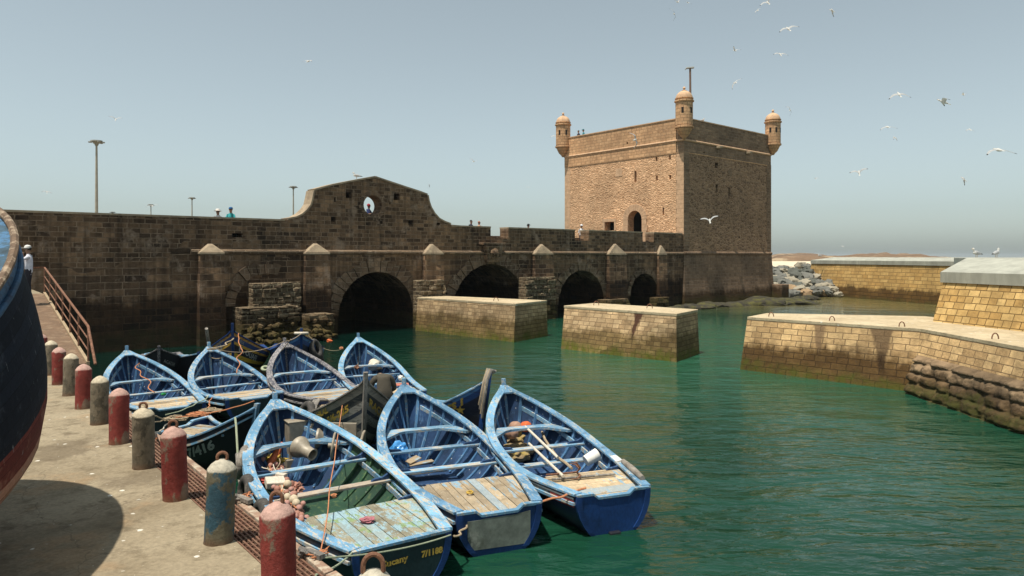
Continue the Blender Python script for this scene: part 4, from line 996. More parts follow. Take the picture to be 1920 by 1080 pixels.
mk(1, 'large blue boat with flaking green-blue stern deck, green inside and a winch, nearest the quay', (657,1038), (843,993), (516,745), .85, 1.62, 1.08, rail='rail_wood', inner='inner_two', rib='rib_gn', deck='deck_gn', hull='hull_nv', trans='trans_dk', dk=.29, thw=(.47, .63), arch=.80, notch=False, railw=.19)
mk(2, 'blue boat with bare longitudinal stern planks, grey transom patch and blue plastic bag', (852,963), (1015,943), (758,717), .85, 1.62, 1.0, rail='rail', dk=.29, thw=(.45, .60), arch=.76, panel=True, hull='hull_nv')
mk(3, 'blue boat loaded with nets, poles and an orange buoy, the outermost at right', (1075,928), (1220,915), (945,718), .85, 1.62, .95, rail='rail', dk=.27, thw=(.44, .58), arch=.76, cross=True, deck='deck', hull='hull_nv')
mk(4, 'bright blue boat holding white sacks and a red drum, beside open water', (696,748), (776,727), (672,627), .85, 1.72, .92, rail='rail', dk=.22, thw=(.42, .58), arch=.74, cross=True)
mk(5, 'blue boat with dark grey weathered gunwales and pale patched stern planks', (594,753), (672,738), (534,637), .85, 1.75, .98, rail='rail_grey', dk=.36, thw=(.58,), arch=.74, cross=True, deck='deck_x', hull='hull_bk', trans='trans_dk')
mk(6, 'blue boat with a grey wooden post standing in its bow', (427,752), (524,735), (392,645), .85, 1.7, .95, rail='rail', dk=.36, thw=(.55,), arch=.74, cross=True, deck='deck_x', hull='hull_bk', trans='trans_dk', panel=False)
mk(7, 'blue boat with one bare sand-coloured stern board, tied closest to the gangway', (258,768), (387,755), (238,652), .85, 1.6, .95, rail='rail', dk=.30, thw=(.50,), arch=.72, cross=True, deck='deck', hull='hull_bk', trans='trans_dk')
mk(8, 'small black boat with a faded number on its side, behind the red bollard', (308,783), (335,820), (480,758), .72, 1.35, .72, z0=.66, rail='rail', dk=.62, thw=(.78,), arch=None, cross=False, deck='deck', hull='hull_bk', trans='trans_bl', post=.1, railw=.09)
def bowboat(key, label, BW, zb, hd, Lh, bm, z0=.75, **k):
    c = P(*BW, zb); d = Vector((hd[0], hd[1], 0)).normalized(); st = c-d*Lh; st.z = 0
    h = Hull(Lh, bm*.75, bm, z0, zb, bow=k.pop('bow', 1.8)); k.setdefault('simple', True); FL_[key] = boat(label, st, d, h, **k); return FL_[key]
b9 = bowboat(9, 'boat with grey and black striped planks and yellow lettering, bow pointing at the camera', (685,716), 1.72, (.38, -.92), 3.1, .95, z0=.72, rail='grey_wood', hull='str_gy', dk=.3, thw=(.5,), arch=None, post=.22, stemw=.06, k_stem='grey_wood')
b10 = bowboat(10, 'dark navy boat with yellow letters and a star near its raised bow', (914,712), 1.66, (.78, -.62), 3.0, .8, z0=.75, rail='rail', hull='str_nv', dk=.3, deck='deck', thw=(.55,), arch=None, post=.2, stemw=.07)
b11 = bowboat(11, 'yellow and black striped boat with a blue stem, moored under the sea wall', (436,622), 1.9, (.30, -.95), 4.6, 1.15, z0=.8, rail='hull_bl', hull='str_yl', dk=.3, thw=(.5,), arch=None, post=.3)
b12 = bowboat(12, 'navy blue boat wearing a white ring on its stem and two tyres', (565,628), 1.72, (.34, -.94), 4.4, 1.0, z0=.85, rail='hull_bl', hull='str_nv', dk=.3, thw=(.5,), arch=None, post=.24)
b13 = bowboat(13, 'small dark boat with a grey stem post, half hidden between two blue boats', (298,655), 1.35, (.42, -.9), 3.6, .85, z0=.7, rail='rail_grey', hull='hull_bk', dk=.3, thw=(.5,), arch=None, post=.12, k_stem='rail_grey')
b14 = bowboat(14, 'little blue boat mostly hidden behind the dark boat under the wall', (372,664), 1.0, (.9, -.4), 3.0, .65, z0=.75, rail='rail', hull='hull_bk', dk=.3, thw=(.5,), arch=None, post=.08)
# lettering
hull_text(*FL_[8], '7/416', .27, -1, .50*FL_[8][1].L, .34, 'faded', bold=.012)
e9, h9 = b9
hull_text(e9, h9, '5/6-225', .21, -1, h9.L-1.0, h9.zg(.68)-.42, 'yellow', bold=.01)
hull_text(e9, h9, 'HILAL', .17, -1, h9.L-1.35, h9.zg(.56)-.17, 'yellow', bold=.008)
hull_text(e9, h9, 'RACHID', .24, 1, h9.L-.12, h9.zg(.96)-.46, 'yellow', bold=.008)
hull_text(e9, h9, '5/6-275', .13, 1, h9.L-.2, h9.zg(.94)-.74, 'faded')
e10, h10 = b10
hull_text(e10, h10, 'NESS 1', .22, -1, h10.L-1.06, h10.zg(.65)-.26, 'yellow', bold=.014)
def hull_star(e, h, x, z, r, sd):
    mb = MB(); pts = []
    for k in range(10):
        a = math.pi/2+k*math.pi/5; rr = r if k % 2 == 0 else r*.4; pts.append((x+rr*math.cos(a), z+rr*math.sin(a)))
    def on(q): t = q[0]/h.L; hh = (q[1]-h.zk(t))/(h.zg(t)-h.zk(t)); return Vector((q[0]-.10*h.L*(1-hh)*t**5, h.pt(t, hh, sd, .014).y, q[1]))
    for k in range(10): mb.face([on((x, z)), on(pts[k]), on(pts[(k+1) % 10])])
    o = mb.build('star', M['yellow'], None, recalc=False); o.parent = e
hull_star(e10, h10, h10.L-.50, .95, .11, -1)
e11, h11 = b11
hull_text(e11, h11, '7/2-53', .28, -1, h11.L-1.25, h11.zg(.73)-.36, 'faded', bold=.01)
hull_text(e11, h11, 'SAMRA', .15, -1, h11.L-.9, h11.zg(.82)-.17, 'faded'); hull_text(e11, h11, 'SIDI', .15, 1, h11.L-.2, h11.zg(.96)-.26, 'faded')
hull_text(e11, h11, 'EL OUAFI', .26, 1, h11.L-.25, h11.zg(.95)-.56, 'faded', bold=.006)
e12, h12 = b12
hull_text(e12, h12, 'FE-2W N', .36, 1, h12.L-.25, h12.zg(.95)-.82, 'faded', bold=.01)
e13, h13 = b13
hull_text(e13, h13, 'AGADIR', .18, 1, h13.L-.2, h13.zg(.95)-.4, 'faded')
e1, h1 = FL_[1]; zt1 = h1.zg(0)
o = flat_text(e1, '7/1188', .115, -h1.bt*.36, zt1-.26, -.058, 'yellow', 1.0, .006)
o = flat_text(e1, 'Sucany', .12, h1.bt*.42, zt1-.27, -.058, 'yellow', 1.1, .004, rot=.05)
mb = MB(); c0 = (h1.bt*.66, zt1-.34)
for k in range(10):                                             # painted crescent and scrawl on the transom
    a0, a1 = R(200+k*15), R(200+(k+1)*15); f = lambda q: .028*math.sin((q)/10*math.pi)+.003
    def pnt(a, r): return Vector((-.058, c0[0]-r*math.cos(a)*-1*-1, c0[1]+r*math.sin(a)))
    mb.face([pnt(a0, .17-f(k)), pnt(a1, .17-f(k+1)), pnt(a1, .17+f(k+1)), pnt(a0, .17+f(k))])
for dx, dz, w in ((.0, .06, .16), (-.05, .0, .12), (.03, -.03, .05)): mb.box((-.060, c0[0]+dx-w/2, c0[1]+dz), (-.057, c0[0]+dx+w/2, c0[1]+dz+.022))
for dx in (-.07, .05): mb.box((-.060, c0[0]+dx, c0[1]-.03), (-.057, c0[0]+dx+.02, c0[1]+.08))
o = mb.build('painted_mark', M['yellow'], None); o.parent = e1
for bb in (e1,): setinv(bb)
# red and white corner mark, fender log and white bucket on boat 3
e3, h3 = FL_[3]
mb = MB(); 
rows = [[h3.pt(t, hh, 1, .006) for hh in (.80, .93)] for t in (.005, .03, .06, .09, .12)]; mb.grid(rows); o = mb.build('red_flash', M['red'], None, recalc=False); o.parent = e3
mb = MB(); rows = [[h3.pt(t, hh, 1, .008) for hh in (.935, .965)] for t in (.005, .04, .08, .14, .2, .28)]; mb.grid(rows); o = mb.build('white_flash', M['white'], None, recalc=False); o.parent = e3
mb = MB(); rows = [[h3.pt(t, hh, 1, .007) for hh in (.80, .955)] for t in (.13, .17, .21, .26, .31, .37, .44)]; mb.grid(rows); o = mb.build('bare_strake', M['grey_wood'], None, recalc=False); o.parent = e3
mb = MB(); mb.tube([Vector((t*h3.L, -h3.b(t)+.03, h3.zg(t)+.07)) for t in (.05, .1, .16, .22, .26)], [.045, .055, .06, .055, .045], 10); o = mb.build('fender_roll', M['grey_wood'], None, smooth=True); o.parent = e3
mb = MB(); rows = []
for k in range(5): t = .28+k*.015; rows.append([Vector((t*h3.L, -h3.b(t)+.13, h3.zg(t)+.045)), Vector((t*h3.L, -h3.b(t)+.02, h3.zg(t)+.06)), Vector((t*h3.L, -h3.b(t)-.04, h3.zg(t)+.03)), Vector((t*h3.L, -h3.b(t)-.045, h3.zg(t)-.1))])
mb.grid(rows); o = mb.build('white_wrapping', M['white'], None, smooth=True); o.parent = e3
mb = MB(); mb.box((-.12, -.1, -.5), (-.0, .1, .035)); o = mb.build('rudder_skeg', M['hull_bk'], None, bev=.02); o.parent = e3
# ------------------------------------------------------------ bollards and grating
def bollard_mat(name, c, top, worn, amt):
    t = NT(name); o = t.tc('Object'); s_ = t.node('SeparateXYZ'); t.l.new(o, s_.inputs[0])
    n1, _ = t.noise(t.mapping(o, (1, 1, .7)), 4, 7, .7); n2, _ = t.noise(o, 18, 4, .7); n3, _ = t.noise(o, 1.6, 3)
    col = t.mix(1, c, t.mix(t.remap(n3, .35, .65), (.65,)*3, (1.2,)*3), 'MULTIPLY')
    k = t.math('ADD', n1, t.math('MULTIPLY', t.math('SUBTRACT', n3, .5), .4))
    col = t.mix(t.remap(k, 1-amt, 1-amt+.05), col, worn)
    col = t.mix(t.remap(t.math('ADD', s_.outputs[2], t.math('MULTIPLY', n1, .12)), .80, .82), col, top)
    col = t.mix(t.remap(t.math('ADD', s_.outputs[2], t.math('MULTIPLY', n1, .2)), .12, .2, .7, 0), col, (.14,.075,.04))
    col = t.mix(1, col, t.mix(t.remap(n2, .3, .7), (.72,)*3, (1.15,)*3), 'MULTIPLY')
    return t.out(col, .8, t.math('ADD', n1, t.math('MULTIPLY', n2, .5)), .02, 1, spec=.25)
BR = bollard_mat('red_bollard', (.24,.045,.036), (.46,.29,.24), (.20,.14,.10), .47)
BC = bollard_mat('concrete_bollard', (.20,.165,.115), (.50,.43,.31), (.10,.085,.06), .5)
BB_ = bollard_mat('blue_bollard', (.045,.105,.14), (.46,.42,.33), (.13,.115,.075), .55)
bb0 = P(400, 1024, ZQ)+Vector((0, .13, 0)); bstep = 1.64
specs = [(-2, 'blue', 'pale blue-white bollard cap with a rusty ring, at the bottom edge', 1), (-1, 'red', 'nearest red bollard, its pale chipped top holding a rusty ring', 1),
 (0, 'blue', 'the blue bollard with a worn grey front and rusty ring', 1), (1, 'red', 'red bollard with a ring, next beyond the blue one', 1), (2, 'grey', 'bare concrete bollard with shackle, next beyond the ringed red one', 1),
 (3, 'red', 'red bollard between two bare concrete ones, third red from the camera', 0), (4, 'grey', 'second bare concrete bollard from the camera, in front of the blue boat', 0), (5, 'red', 'fourth red bollard from the camera, at the foot of the gangway rail', 0),
 (6, 'grey', 'third bare concrete bollard from the camera', 0), (7, 'red', 'fifth red bollard from the camera', 0), (8, 'grey', 'farthest concrete bollard, half behind the ship hull', 0), (9, 'red', 'farthest bollard, only its faded red cap showing', 0)]
prot = {}
for i, kind, lab, ring_ in specs:
    p = bb0+ed*(bstep*i)
    if i in (8, 9): p = bb0+ed*(bstep*i)
    rnd = random.Random(i+40); r = .142; prof = [(r+.004, 0), (r, .03), (r, .2), (r-.001, .4), (r, .6), (r, .735), (r-.006, .752), (r-.04, .80), (r-.085, .835), (.02, .852)]
    mb = MB(); mb.lathe(prof, 28, wob=.06, seed=i*3.3); e = mb.build('bollard', {'red': BR, 'grey': BC, 'blue': BB_}[kind], smooth=True, sharp=30); e.location = (p.x, p.y, ZQ-.003); e.rotation_euler = (R(rnd.uniform(-3, 3)), R(rnd.uniform(-3, 3)), rnd.uniform(0, 6)); e.scale = (1, 1, rnd.uniform(.965, 1.03))
    tag(e, lab, 'bollard', 'bollards along the quay edge')
    if ring_:
        mb = MB(); a0 = -e.rotation_euler.z+rnd.uniform(-.3, .3); u = Vector((math.cos(a0), math.sin(a0), 0)); rr = .048 if i != -2 else .066
        pts = [Vector((0, 0, .86))+u*rr*math.cos(q)+Vector((0, 0, .01+rr*math.sin(q)*(1.25 if i < 0 else 1))) for q in ([math.pi*(k/10*1.0) for k in range(11)] if i < 0 else [2*math.pi*k/14-1.5 for k in range(15)])]
        if i < 0: pts = [pts[0]-Vector((0, 0, .04))]+pts+[pts[-1]-Vector((0, 0, .04))]
        mb.tube(pts, .017, 8); o = mb.build('iron_ring', M['rust'], None, smooth=True); o.parent = e
M['grate'] = plain('rusty_grating', (.16,.075,.045), .9, .4, 9, 0, (.24,.15,.09), (.5,.65), 14)
M['lip'] = plain('rust_stained_lip', (.30,.19,.13), .92, .4, 4, .02, (.42,.36,.27), (.48,.6), 6)
gz = math.atan2(ed.y, ed.x); ge = empty('drain_grating', (e0.x, e0.y, ZQ), gz); tag(ge, 'long rusty steel grating set along the quay edge beside the bollards', 'grating')
mb = MB()                                                       # local x runs along the quay, local y = -offset (inland is +y)
for k in range(8): y = .11+.33*k/7; mb.box((-6.5, y-.009, -.05), (12.5, y+.009, -.006))
for k in range(190): x = -6.4+k*.1; mb.box((x-.005, .1, -.035), (x+.005, .45, -.012))
o = mb.build('bars', M['grate'], None); o.parent = ge
mb = MB(); rnd = random.Random(4); x = -6.5
while x < 12.5:
    w = rnd.uniform(.5, 1.3); i = len(mb.v); mb.box((x+.008, -.01, -.14), (x+w-.008, .085, .014))
    for q in range(i, i+8): mb.v[q] += Vector((0, rnd.uniform(-.015, .004), rnd.uniform(-.014, .01)))
    x += w
o = mb.build('edge_lip', M['lip'], None, bev=.008); o.parent = ge
mb = MB(); mb.box((-6.5, .447, -.05), (12.5, .456, .004)); o = mb.build('inner_frame', M['grate'], None); o.parent = ge
# ------------------------------------------------------------ gangway
gw_ = empty('gangway', (g1.x, g1.y, 0), math.atan2(gd.y, gd.x)); tag(gw_, 'brown ramp with rusty handrail climbing from the quay to the wall', 'gangway')
GL = (Vector((g2.x, g2.y))-Vector((g1.x, g1.y))).length; M['ramp'] = plain('ramp_plates', (.15,.09,.05), .85, .3, 3, .003, (.22,.15,.09), (.5,.65), 4); M['rampedge'] = plain('ramp_edge', (.34,.25,.15), .85, .3, 6)
def gp(x, y, dz=0): return Vector((x, y, ZQ+(zt_l-ZQ)*x/GL+dz))
zt_l = 3.05
mb = MB(); mb.loft([gp(0, .02, -.12), gp(0, 1.9, -.12), gp(GL, 1.9, -.12), gp(GL, .02, -.12)], [gp(0, .02, .012), gp(0, 1.9, .012), gp(GL, 1.9, .012), gp(GL, .02, .012)]); o = mb.build('ramp', M['ramp'], None); o.parent = gw_
mb = MB(); mb.loft([gp(-.05, -.06, -.16), gp(-.05, .017, -.16), gp(GL, .017, -.16), gp(GL, -.06, -.16)], [gp(-.05, -.06, .07), gp(-.05, .017, .07), gp(GL, .017, .07), gp(GL, -.06, .07)]); o = mb.build('kerb', M['rampedge'], None); o.parent = gw_
n = 6
for k in range(n+1):
    x = GL*k/n; mb = MB(); mb.tube([gp(x, -.03, 0), gp(x, -.03, 1.0)], .025, 8); o = mb.build('rail_post', M['rust'], None, smooth=True); o.parent = gw_
for dz, r in ((1.0, .035), (.66, .018), (.35, .018)):
    mb = MB(); pts = [gp(GL, -.03, dz), gp(0, -.03, dz)]
    if dz == 1.0: pts = [gp(GL+.0, 1.2, dz), gp(GL, -.03, dz), gp(0, -.03, dz), gp(-1.15, -.03, .28)]
    mb.tube(pts, r, 8); o = mb.build('handrail', M['rust'], None, smooth=True); o.parent = gw_
# ------------------------------------------------------------ ship hull standing on the quay
sc_ = Vector((-6.70, 5.1)); sdir = Vector((math.sin(-.192), math.cos(-.192))); sperp = Vector((sdir.y, -sdir.x)); SA, SB = 3.64, 2.62
sh_ = empty('ship', (sc_.x, sc_.y, ZQ)); tag(sh_, 'dark blue wooden ship hull with faded red bottom propped on the quay, at left', 'ship')
M['ship_dk'] = paint('ship_navy', (.012,.018,.032), (.05,.06,.075), .36, 3, (3, 3, .5), .5)
M['ship_rd'] = paint('ship_red', (.13,.028,.022), (.20,.09,.06), .45, 3, (2, 2, .6), .6); M['ship_pk'] = paint('ship_faded', (.22,.12,.085), (.30,.22,.17), .45, 3, (2, 2, .6), .7)
def planked(name, c, worn, amt, ws=(.30,.32,.33)):
    t = NT(name); uv = t.tc('UV'); b = t.node('TexBrick', offset=.43); t.l.new(uv, b.inputs[0])
    for k, v in (('Color1', (0, 0, 0, 1)), ('Color2', (1, 1, 1, 1)), ('Scale', 1.0), ('Mortar Size', .004), ('Mortar Smooth', .4), ('Brick Width', 9.0), ('Row Height', .17)): b.inputs[k].default_value = v
    n1, _ = t.noise(t.mapping(uv, (2.5, 1, 1)), 2.2, 6, .7); n2, _ = t.noise(t.mapping(uv, (6, .9, 1)), 3.5, 4, .6); n3, _ = t.noise(uv, 26, 3)
    col = t.mix(b.outputs[0], tuple(x*.7 for x in c), tuple(x*1.35 for x in c)); col = t.mix(t.remap(n1, 1-amt, 1-amt+.12), col, worn)
    col = t.mix(t.remap(n2, .66, .72, 0, .7), col, ws); col = t.mix(1, col, t.mix(t.remap(n3, .3, .7), (.75,)*3, (1.2,)*3), 'MULTIPLY'); col = t.mix(b.outputs['Fac'], col, tuple(x*.3 for x in c))
    return t.out(col, .8, t.math('SUBTRACT', t.math('MULTIPLY', n1, .5), b.outputs['Fac']), .015, 1, spec=.15)
M['ship_dk'] = planked('ship_navy_planks', (.006,.009,.016), (.03,.036,.048), .44); M['ship_rd'] = planked('ship_red_planks', (.13,.028,.022), (.22,.10,.07), .46); M['ship_pk'] = planked('ship_faded_planks', (.22,.12,.085), (.30,.22,.17), .46)
M['ship_bl'] = paint('ship_blue', (.03,.10,.19), (.015,.03,.06), .45, 3, (1, 1, 2), .6); M['ship_lb'] = paint('ship_light_blue', (.035,.08,.115), (.05,.14,.26), .45, 3, (2, 2, 2), .6, .4); M['ship_rub'] = plain('ship_rubbing_rail', (.13,.08,.045), .8, .4, 7, .01, (.33,.25,.17), (.5,.62), 9)
def sf(v): 
    tb_ = [(0, .915), (.1, .94), (.25, .986), (.42, 1.02), (.55, 1.02), (.68, .998), (.8, .90), (.9, .80), (1, .696)]
    for (a, x), (b, y) in zip(tb_, tb_[1:]):
        if v <= b: return x+(y-x)*(v-a)/(b-a)
def sp(phi, v, grow=0):
    s_ = sf(v); a, b = SA*math.cos(phi)*s_, SB*math.sin(phi)*s_; q = sdir*a+sperp*b; fwd = a/SA
    zt2 = 5.30+(fwd-.9)*1.55; zb2 = 1.724
    n2 = q.normalized()*grow; return Vector((q.x+n2.x, q.y+n2.y, zt2+(zb2-zt2)*v-ZQ))
NP = 64; ph = [2*math.pi*k/NP for k in range(NP)]
for nm, v0, v1, mt in (('bulwark', 0, .07, 'ship_bl'), ('topsides', .07, .50, 'ship_dk'), ('boot_top', .50, .62, 'ship_rd'), ('bottom', .62, 1, 'ship_pk')):
    mb = MB(); nn_ = 8; mb.grid([[sp(p, v0+(v1-v0)*k/nn_) for p in ph] for k in range(nn_+1)], closed=True, uvs=lambda a, b, v0=v0, v1=v1: (b/NP*19.0, (v0+(v1-v0)*a/nn_)*3.6))
    if nm == 'bottom': mb.face([sp(p, 1) for p in ph])
    o = mb.build(nm, M[mt], None, smooth=True); o.parent = sh_
for nm, v, r, mt, g in (('cap_rail', .0, .04, 'ship_rub', .02), ('rubbing_rail', .075, .03, 'ship_bl', .015)):
    mb = MB(); pts = [sp(p, v, g) for p in ph+[ph[0]]]; mb.tube(pts, r, 8, cap=False); o = mb.build(nm, M[mt], None, smooth=True); o.parent = sh_
mb = MB(); mb.face([sp(p, .015, -.02) for p in ph]); o = mb.build('deck', M['ship_lb'], None); o.parent = sh_
for a in (-.6, .6, 1.6, 2.5, 3.1):
    mb = MB(); q = sdir*SA*.5*math.cos(a)+sperp*SB*.4*math.sin(a); mb.box((q.x-.25, q.y-.25, 0), (q.x+.25, q.y+.25, .45)); o = mb.build('keel_block', M['grey_wood'], None); o.parent = sh_
# ------------------------------------------------------------ street lamps
M['pole'] = plain('lamp_pole_paint', (.36,.33,.26), .7, .2, 3); M['lamp_dk'] = plain('lamp_head_paint', (.27,.27,.24), .6, .2, 3)
for px, ty, by, lab in ((181, 263, 400, 'tall lamp mast with round top, the biggest and leftmost above the wall'), (550, 349, 410, 'lamp mast just left of the gable'), (360, 370, 405, 'small lamp mast midway along the wall top'), (283, 383, 402, 'short far lamp mast with a gull flying by'), (211, 397, 401, 'farthest lamp mast, only its round top above the wall')):
    Z = 15.0; D = (Z-H)*F/(HY-ty); x = (px-CX)/F*D; e = empty('lamp_mast', (x, D, ZT)); tag(e, lab, 'street lamp', 'lamp masts behind the wall'); hh = Z-ZT
    mb = MB(); mb.tube([(0, 0, 0), (0, 0, hh*.5), (0, 0, hh-.15)], [.15, .12, .08], 12); o = mb.build('pole', M['pole'], None, smooth=True); o.parent = e
    mb = MB(); mb.lathe([(.12, hh-.5), (.2, hh-.3), (.42, hh-.16), (.5, hh-.1), (.48, hh-.02), (.1, hh+.03)], 16); o = mb.build('crown_ring', M['lamp_dk'], None, smooth=True); o.parent = e
    for k in range(6):
        a = k*math.pi/3+.3; mb = MB(); Mx = Matrix.Rotation(a, 4, 'Z'); mb.box((.38, -.1, hh-.24), (.66, .1, hh-.12), M=Mx); o = mb.build('lamp_head', M['lamp_dk'], None, bev=.02); o.parent = e
# lamp on the tower roof
D = 65.5; x = (1295-CX)/F*D; e = empty('roof_lamp', (x, D, 15.2)); tag(e, 'thin brown post with flat lamp head rising behind the nearest tower turret', 'lamp post'); zt2 = H+(HY-128)*D/F-15.2
mb = MB(); mb.tube([(0, 0, 0), (-.05, 0, zt2)], [.11, .09], 10); o = mb.build('pole', plain('brown_post', (.20,.12,.085), .8, .2), None, smooth=True); o.parent = e
mb = MB(); mb.loft([(-.45, -.16, zt2-.05), (.3, -.16, zt2), (.3, .16, zt2), (-.45, .16, zt2-.05)], [(-.4, -.12, zt2+.08), (.3, -.12, zt2+.14), (.3, .12, zt2+.14), (-.4, .12, zt2+.08)]); mb.tube([(-.4, 0, zt2), (-.5, 0, zt2-.14)], .05, 6); o = mb.build('lamp_head', M['lamp_dk'], None, bev=.02); o.parent = e
# ------------------------------------------------------------ people
SK = plain('skin', (.30,.17,.11), .6, .1)
def cloth(n, c): return plain(n, c, .9, .25, 5)
def person(loc, rz, label, pose='stand', shirt=(.6,.6,.58), trousers=(.03,.03,.04), hat=None, hair=(.02,.015,.012), sleeves='short', scale=1.0, group=None):
    """one skinned body; a labelled skeleton tells which cloth each face wears"""
    J = {}; B = []
    def j(n, p, r): J[n] = (Vector(p), r)
    if pose in ('stand', 'lean', 'look'):
        j('pel', (0, 0, .93), .145); j('bel', (0, 0, 1.08), .135); j('che', (.01, 0, 1.28), .155); j('nk0', (0, 0, 1.45), .085); j('nk', (.01, 0, 1.52), .055); j('hd', (.03, 0, 1.60), .085); j('hd2', (.035, 0, 1.69), .092); j('top', (.02, 0, 1.755), .06)
        for s_, nm in ((1, 'l'), (-1, 'r')):
            j('sh'+nm, (0, s_*.17, 1.40), .065); 
            if pose == 'lean': j('el'+nm, (.12, s_*.24, 1.18), .045); j('wr'+nm, (.34, s_*.12, 1.18), .032); j('ha'+nm, (.42, s_*.07, 1.18), .035)
            elif pose == 'look': j('el'+nm, (.20, s_*.22, 1.28), .045); j('wr'+nm, (.20, s_*.08, 1.50), .032); j('ha'+nm, (.17, s_*.05, 1.58), .035)
            else: j('el'+nm, (-.03, s_*.24, 1.13), .045); j('wr'+nm, (.06, s_*.25, .89), .032); j('ha'+nm, (.09, s_*.24, .80), .035)
            j('hip'+nm, (0, s_*.095, .88), .105); j('kn'+nm, (.02, s_*.11, .50), .062); j('an'+nm, (-.02, s_*.11, .09), .042); j('to'+nm, (.13, s_*.12, .045), .038)
    else:                                                        # sitting, bent forward with the back rounded towards the camera
        j('pel', (0, 0, .12), .17); j('bel', (.06, 0, .30), .17); j('che', (.17, 0, .50), .19); j('nk0', (.30, 0, .60), .11); j('nk', (.37, 0, .60), .06); j('hd', (.45, 0, .58), .085); j('hd2', (.52, 0, .54), .092); j('top', (.57, 0, .50), .06)
        for s_, nm in ((1, 'l'), (-1, 'r')):
            j('sh'+nm, (.26, s_*.20, .54), .085); j('el'+nm, (.36, s_*.31, .28), .06); j('wr'+nm, (.56, s_*.16, .16), .035); j('ha'+nm, (.64, s_*.10, .14), .035)
            j('hip'+nm, (.02, s_*.11, .10), .12); j('kn'+nm, (.42, s_*.16, .16), .075); j('an'+nm, (.40, s_*.15, -.24), .05); j('to'+nm, (.54, s_*.15, -.30), .042)
    T_, A_, L_, Hn = 0, 1, 2, 3
    ch = [('pel', 'bel', 'S'), ('bel', 'che', 'S'), ('che', 'nk0', 'S'), ('nk0', 'nk', 'K'), ('nk', 'hd', 'K'), ('hd', 'hd2', 'K'), ('hd2', 'top', 'K')]
    for nm in 'lr': ch += [('nk0', 'sh'+nm, 'S'), ('sh'+nm, 'el'+nm, 'S'), ('el'+nm, 'wr'+nm, 'S' if sleeves == 'long' else 'K'), ('wr'+nm, 'ha'+nm, 'K'), ('pel', 'hip'+nm, 'T'), ('hip'+nm, 'kn'+nm, 'T'), ('kn'+nm, 'an'+nm, 'T'), ('an'+nm, 'to'+nm, 'F')]
    names = list(J); me = bpy.data.meshes.new('body'); me.from_pydata([tuple(J[n][0]) for n in names], [(names.index(a), names.index(b)) for a, b, c in ch], [])
    o = bpy.data.objects.new('tmp', me); C.objects.link(o); sk = o.modifiers.new('s', 'SKIN'); su = o.modifiers.new('u', 'SUBSURF'); su.levels = 1
    for i, n in enumerate(names): q = me.skin_vertices[0].data[i]; q.radius = (J[n][1],)*2; q.use_root = (n == 'pel')
    dg = bpy.context.evaluated_depsgraph_get(); m2 = bpy.data.meshes.new_from_object(o.evaluated_get(dg)); bpy.data.objects.remove(o)
    for mt in (cloth('shirt', shirt), cloth('trousers', trousers), SK, cloth('shoes', (.03,.025,.02))): m2.materials.append(mt)
    ix = {'S': 0, 'T': 1, 'K': 2, 'F': 3}
    for f in m2.polygons:
        c = f.center; best = 9; w = 'S'
        for a, b, k in ch:
            p, q = J[a][0], J[b][0]; d = q-p; t = max(0, min(1, (c-p).dot(d)/d.length_squared)); dd = (c-(p+d*t)).length-(J[a][1]*(1-t)+J[b][1]*t)
            if dd < best: best = dd; w = k
            if k == 'K' and a == 'nk0' and t < .5 and best == dd: w = 'S'
        f.material_index = ix[w]; f.use_smooth = True
    e = empty('person', loc, rz); tag(e, label, 'person', group); e.scale = (scale,)*3
    b = bpy.data.objects.new('body', m2); C.objects.link(b); b.parent = e
    hd = J['hd2'][0]; up_ = (J['top'][0]-J['hd'][0]).normalized(); fw = Vector((1, 0, 0)) if pose != 'sit' else Vector((.4, 0, -.9)); fw = (fw-up_*fw.dot(up_)).normalized(); lf = up_.cross(fw)
    Rm = Matrix((fw, lf, up_)).transposed()
    mb = MB(); mb.lump(hd+fw*.095-up_*.02, (.02, .014, .022), 1, 0, rot=Rm); o = mb.build('nose', SK, None, smooth=True); o.parent = b
    for s_ in (1, -1):
        mb = MB(); mb.lump(hd+fw*.083+lf*s_*.034+up_*.008, (.010, .014, .008), 1, 0, rot=Rm); o = mb.build('eye', M['dark'], None, smooth=True); o.parent = b
        mb = MB(); mb.lump(hd+lf*s_*.092-up_*.01, (.02, .01, .03), 1, 0, rot=Rm); o = mb.build('ear', SK, None, smooth=True); o.parent = b
    mb = MB(); mb.lump(hd+fw*.085-up_*.05, (.008, .026, .006), 1, 0, rot=Rm); o = mb.build('mouth', cloth('lips', (.2,.07,.05)), None, smooth=True); o.parent = b
    mb = MB(); mb.lump(hd-fw*.022+up_*.03, (.098, .098, .092), 2, .05, rot=Rm); o = mb.build('hair', cloth('hair', hair), None, smooth=True); o.parent = e
    if hat:
        kind, hc = hat; mb = MB(); Mx = Matrix.Translation(hd+up_*.035) @ Rm.to_4x4()
        if kind == 'brim': mb.lathe([(.19, .0), (.2, .012), (.115, .03), (.108, .10), (.07, .125), (.01, .13)], 18, M=Mx)
        elif kind == 'cap': mb.lathe([(.108, 0), (.11, .04), (.09, .09), (.04, .115), (.005, .12)], 16, M=Mx); mb.loft([Mx @ Vector(q) for q in ((.08, -.07, 0), (.19, -.05, -.01), (.19, .05, -.01), (.08, .07, 0))], [Mx @ Vector(q) for q in ((.08, -.07, .015), (.19, -.05, .005), (.19, .05, .005), (.08, .07, .015))])
        else: mb.lump(hd+up_*.03-fw*.015, (.115, .112, .115), 2, .08, rot=Rm)
        o = mb.build('hat', cloth('hat_cloth', hc), None, smooth=True, recalc=False); o.parent = e
    setinv(e); return e
def wallp(px, back, z=ZT):                                       # a point on the walkway behind the parapet
    k = (px-CX)/F; o_ = N0+n_*back; t = (k*o_.y-o_.x)/(w_.x-k*w_.y); q = o_+w_*t; return Vector((q.x, q.y, z))
GV = 'visitors on the ramparts'
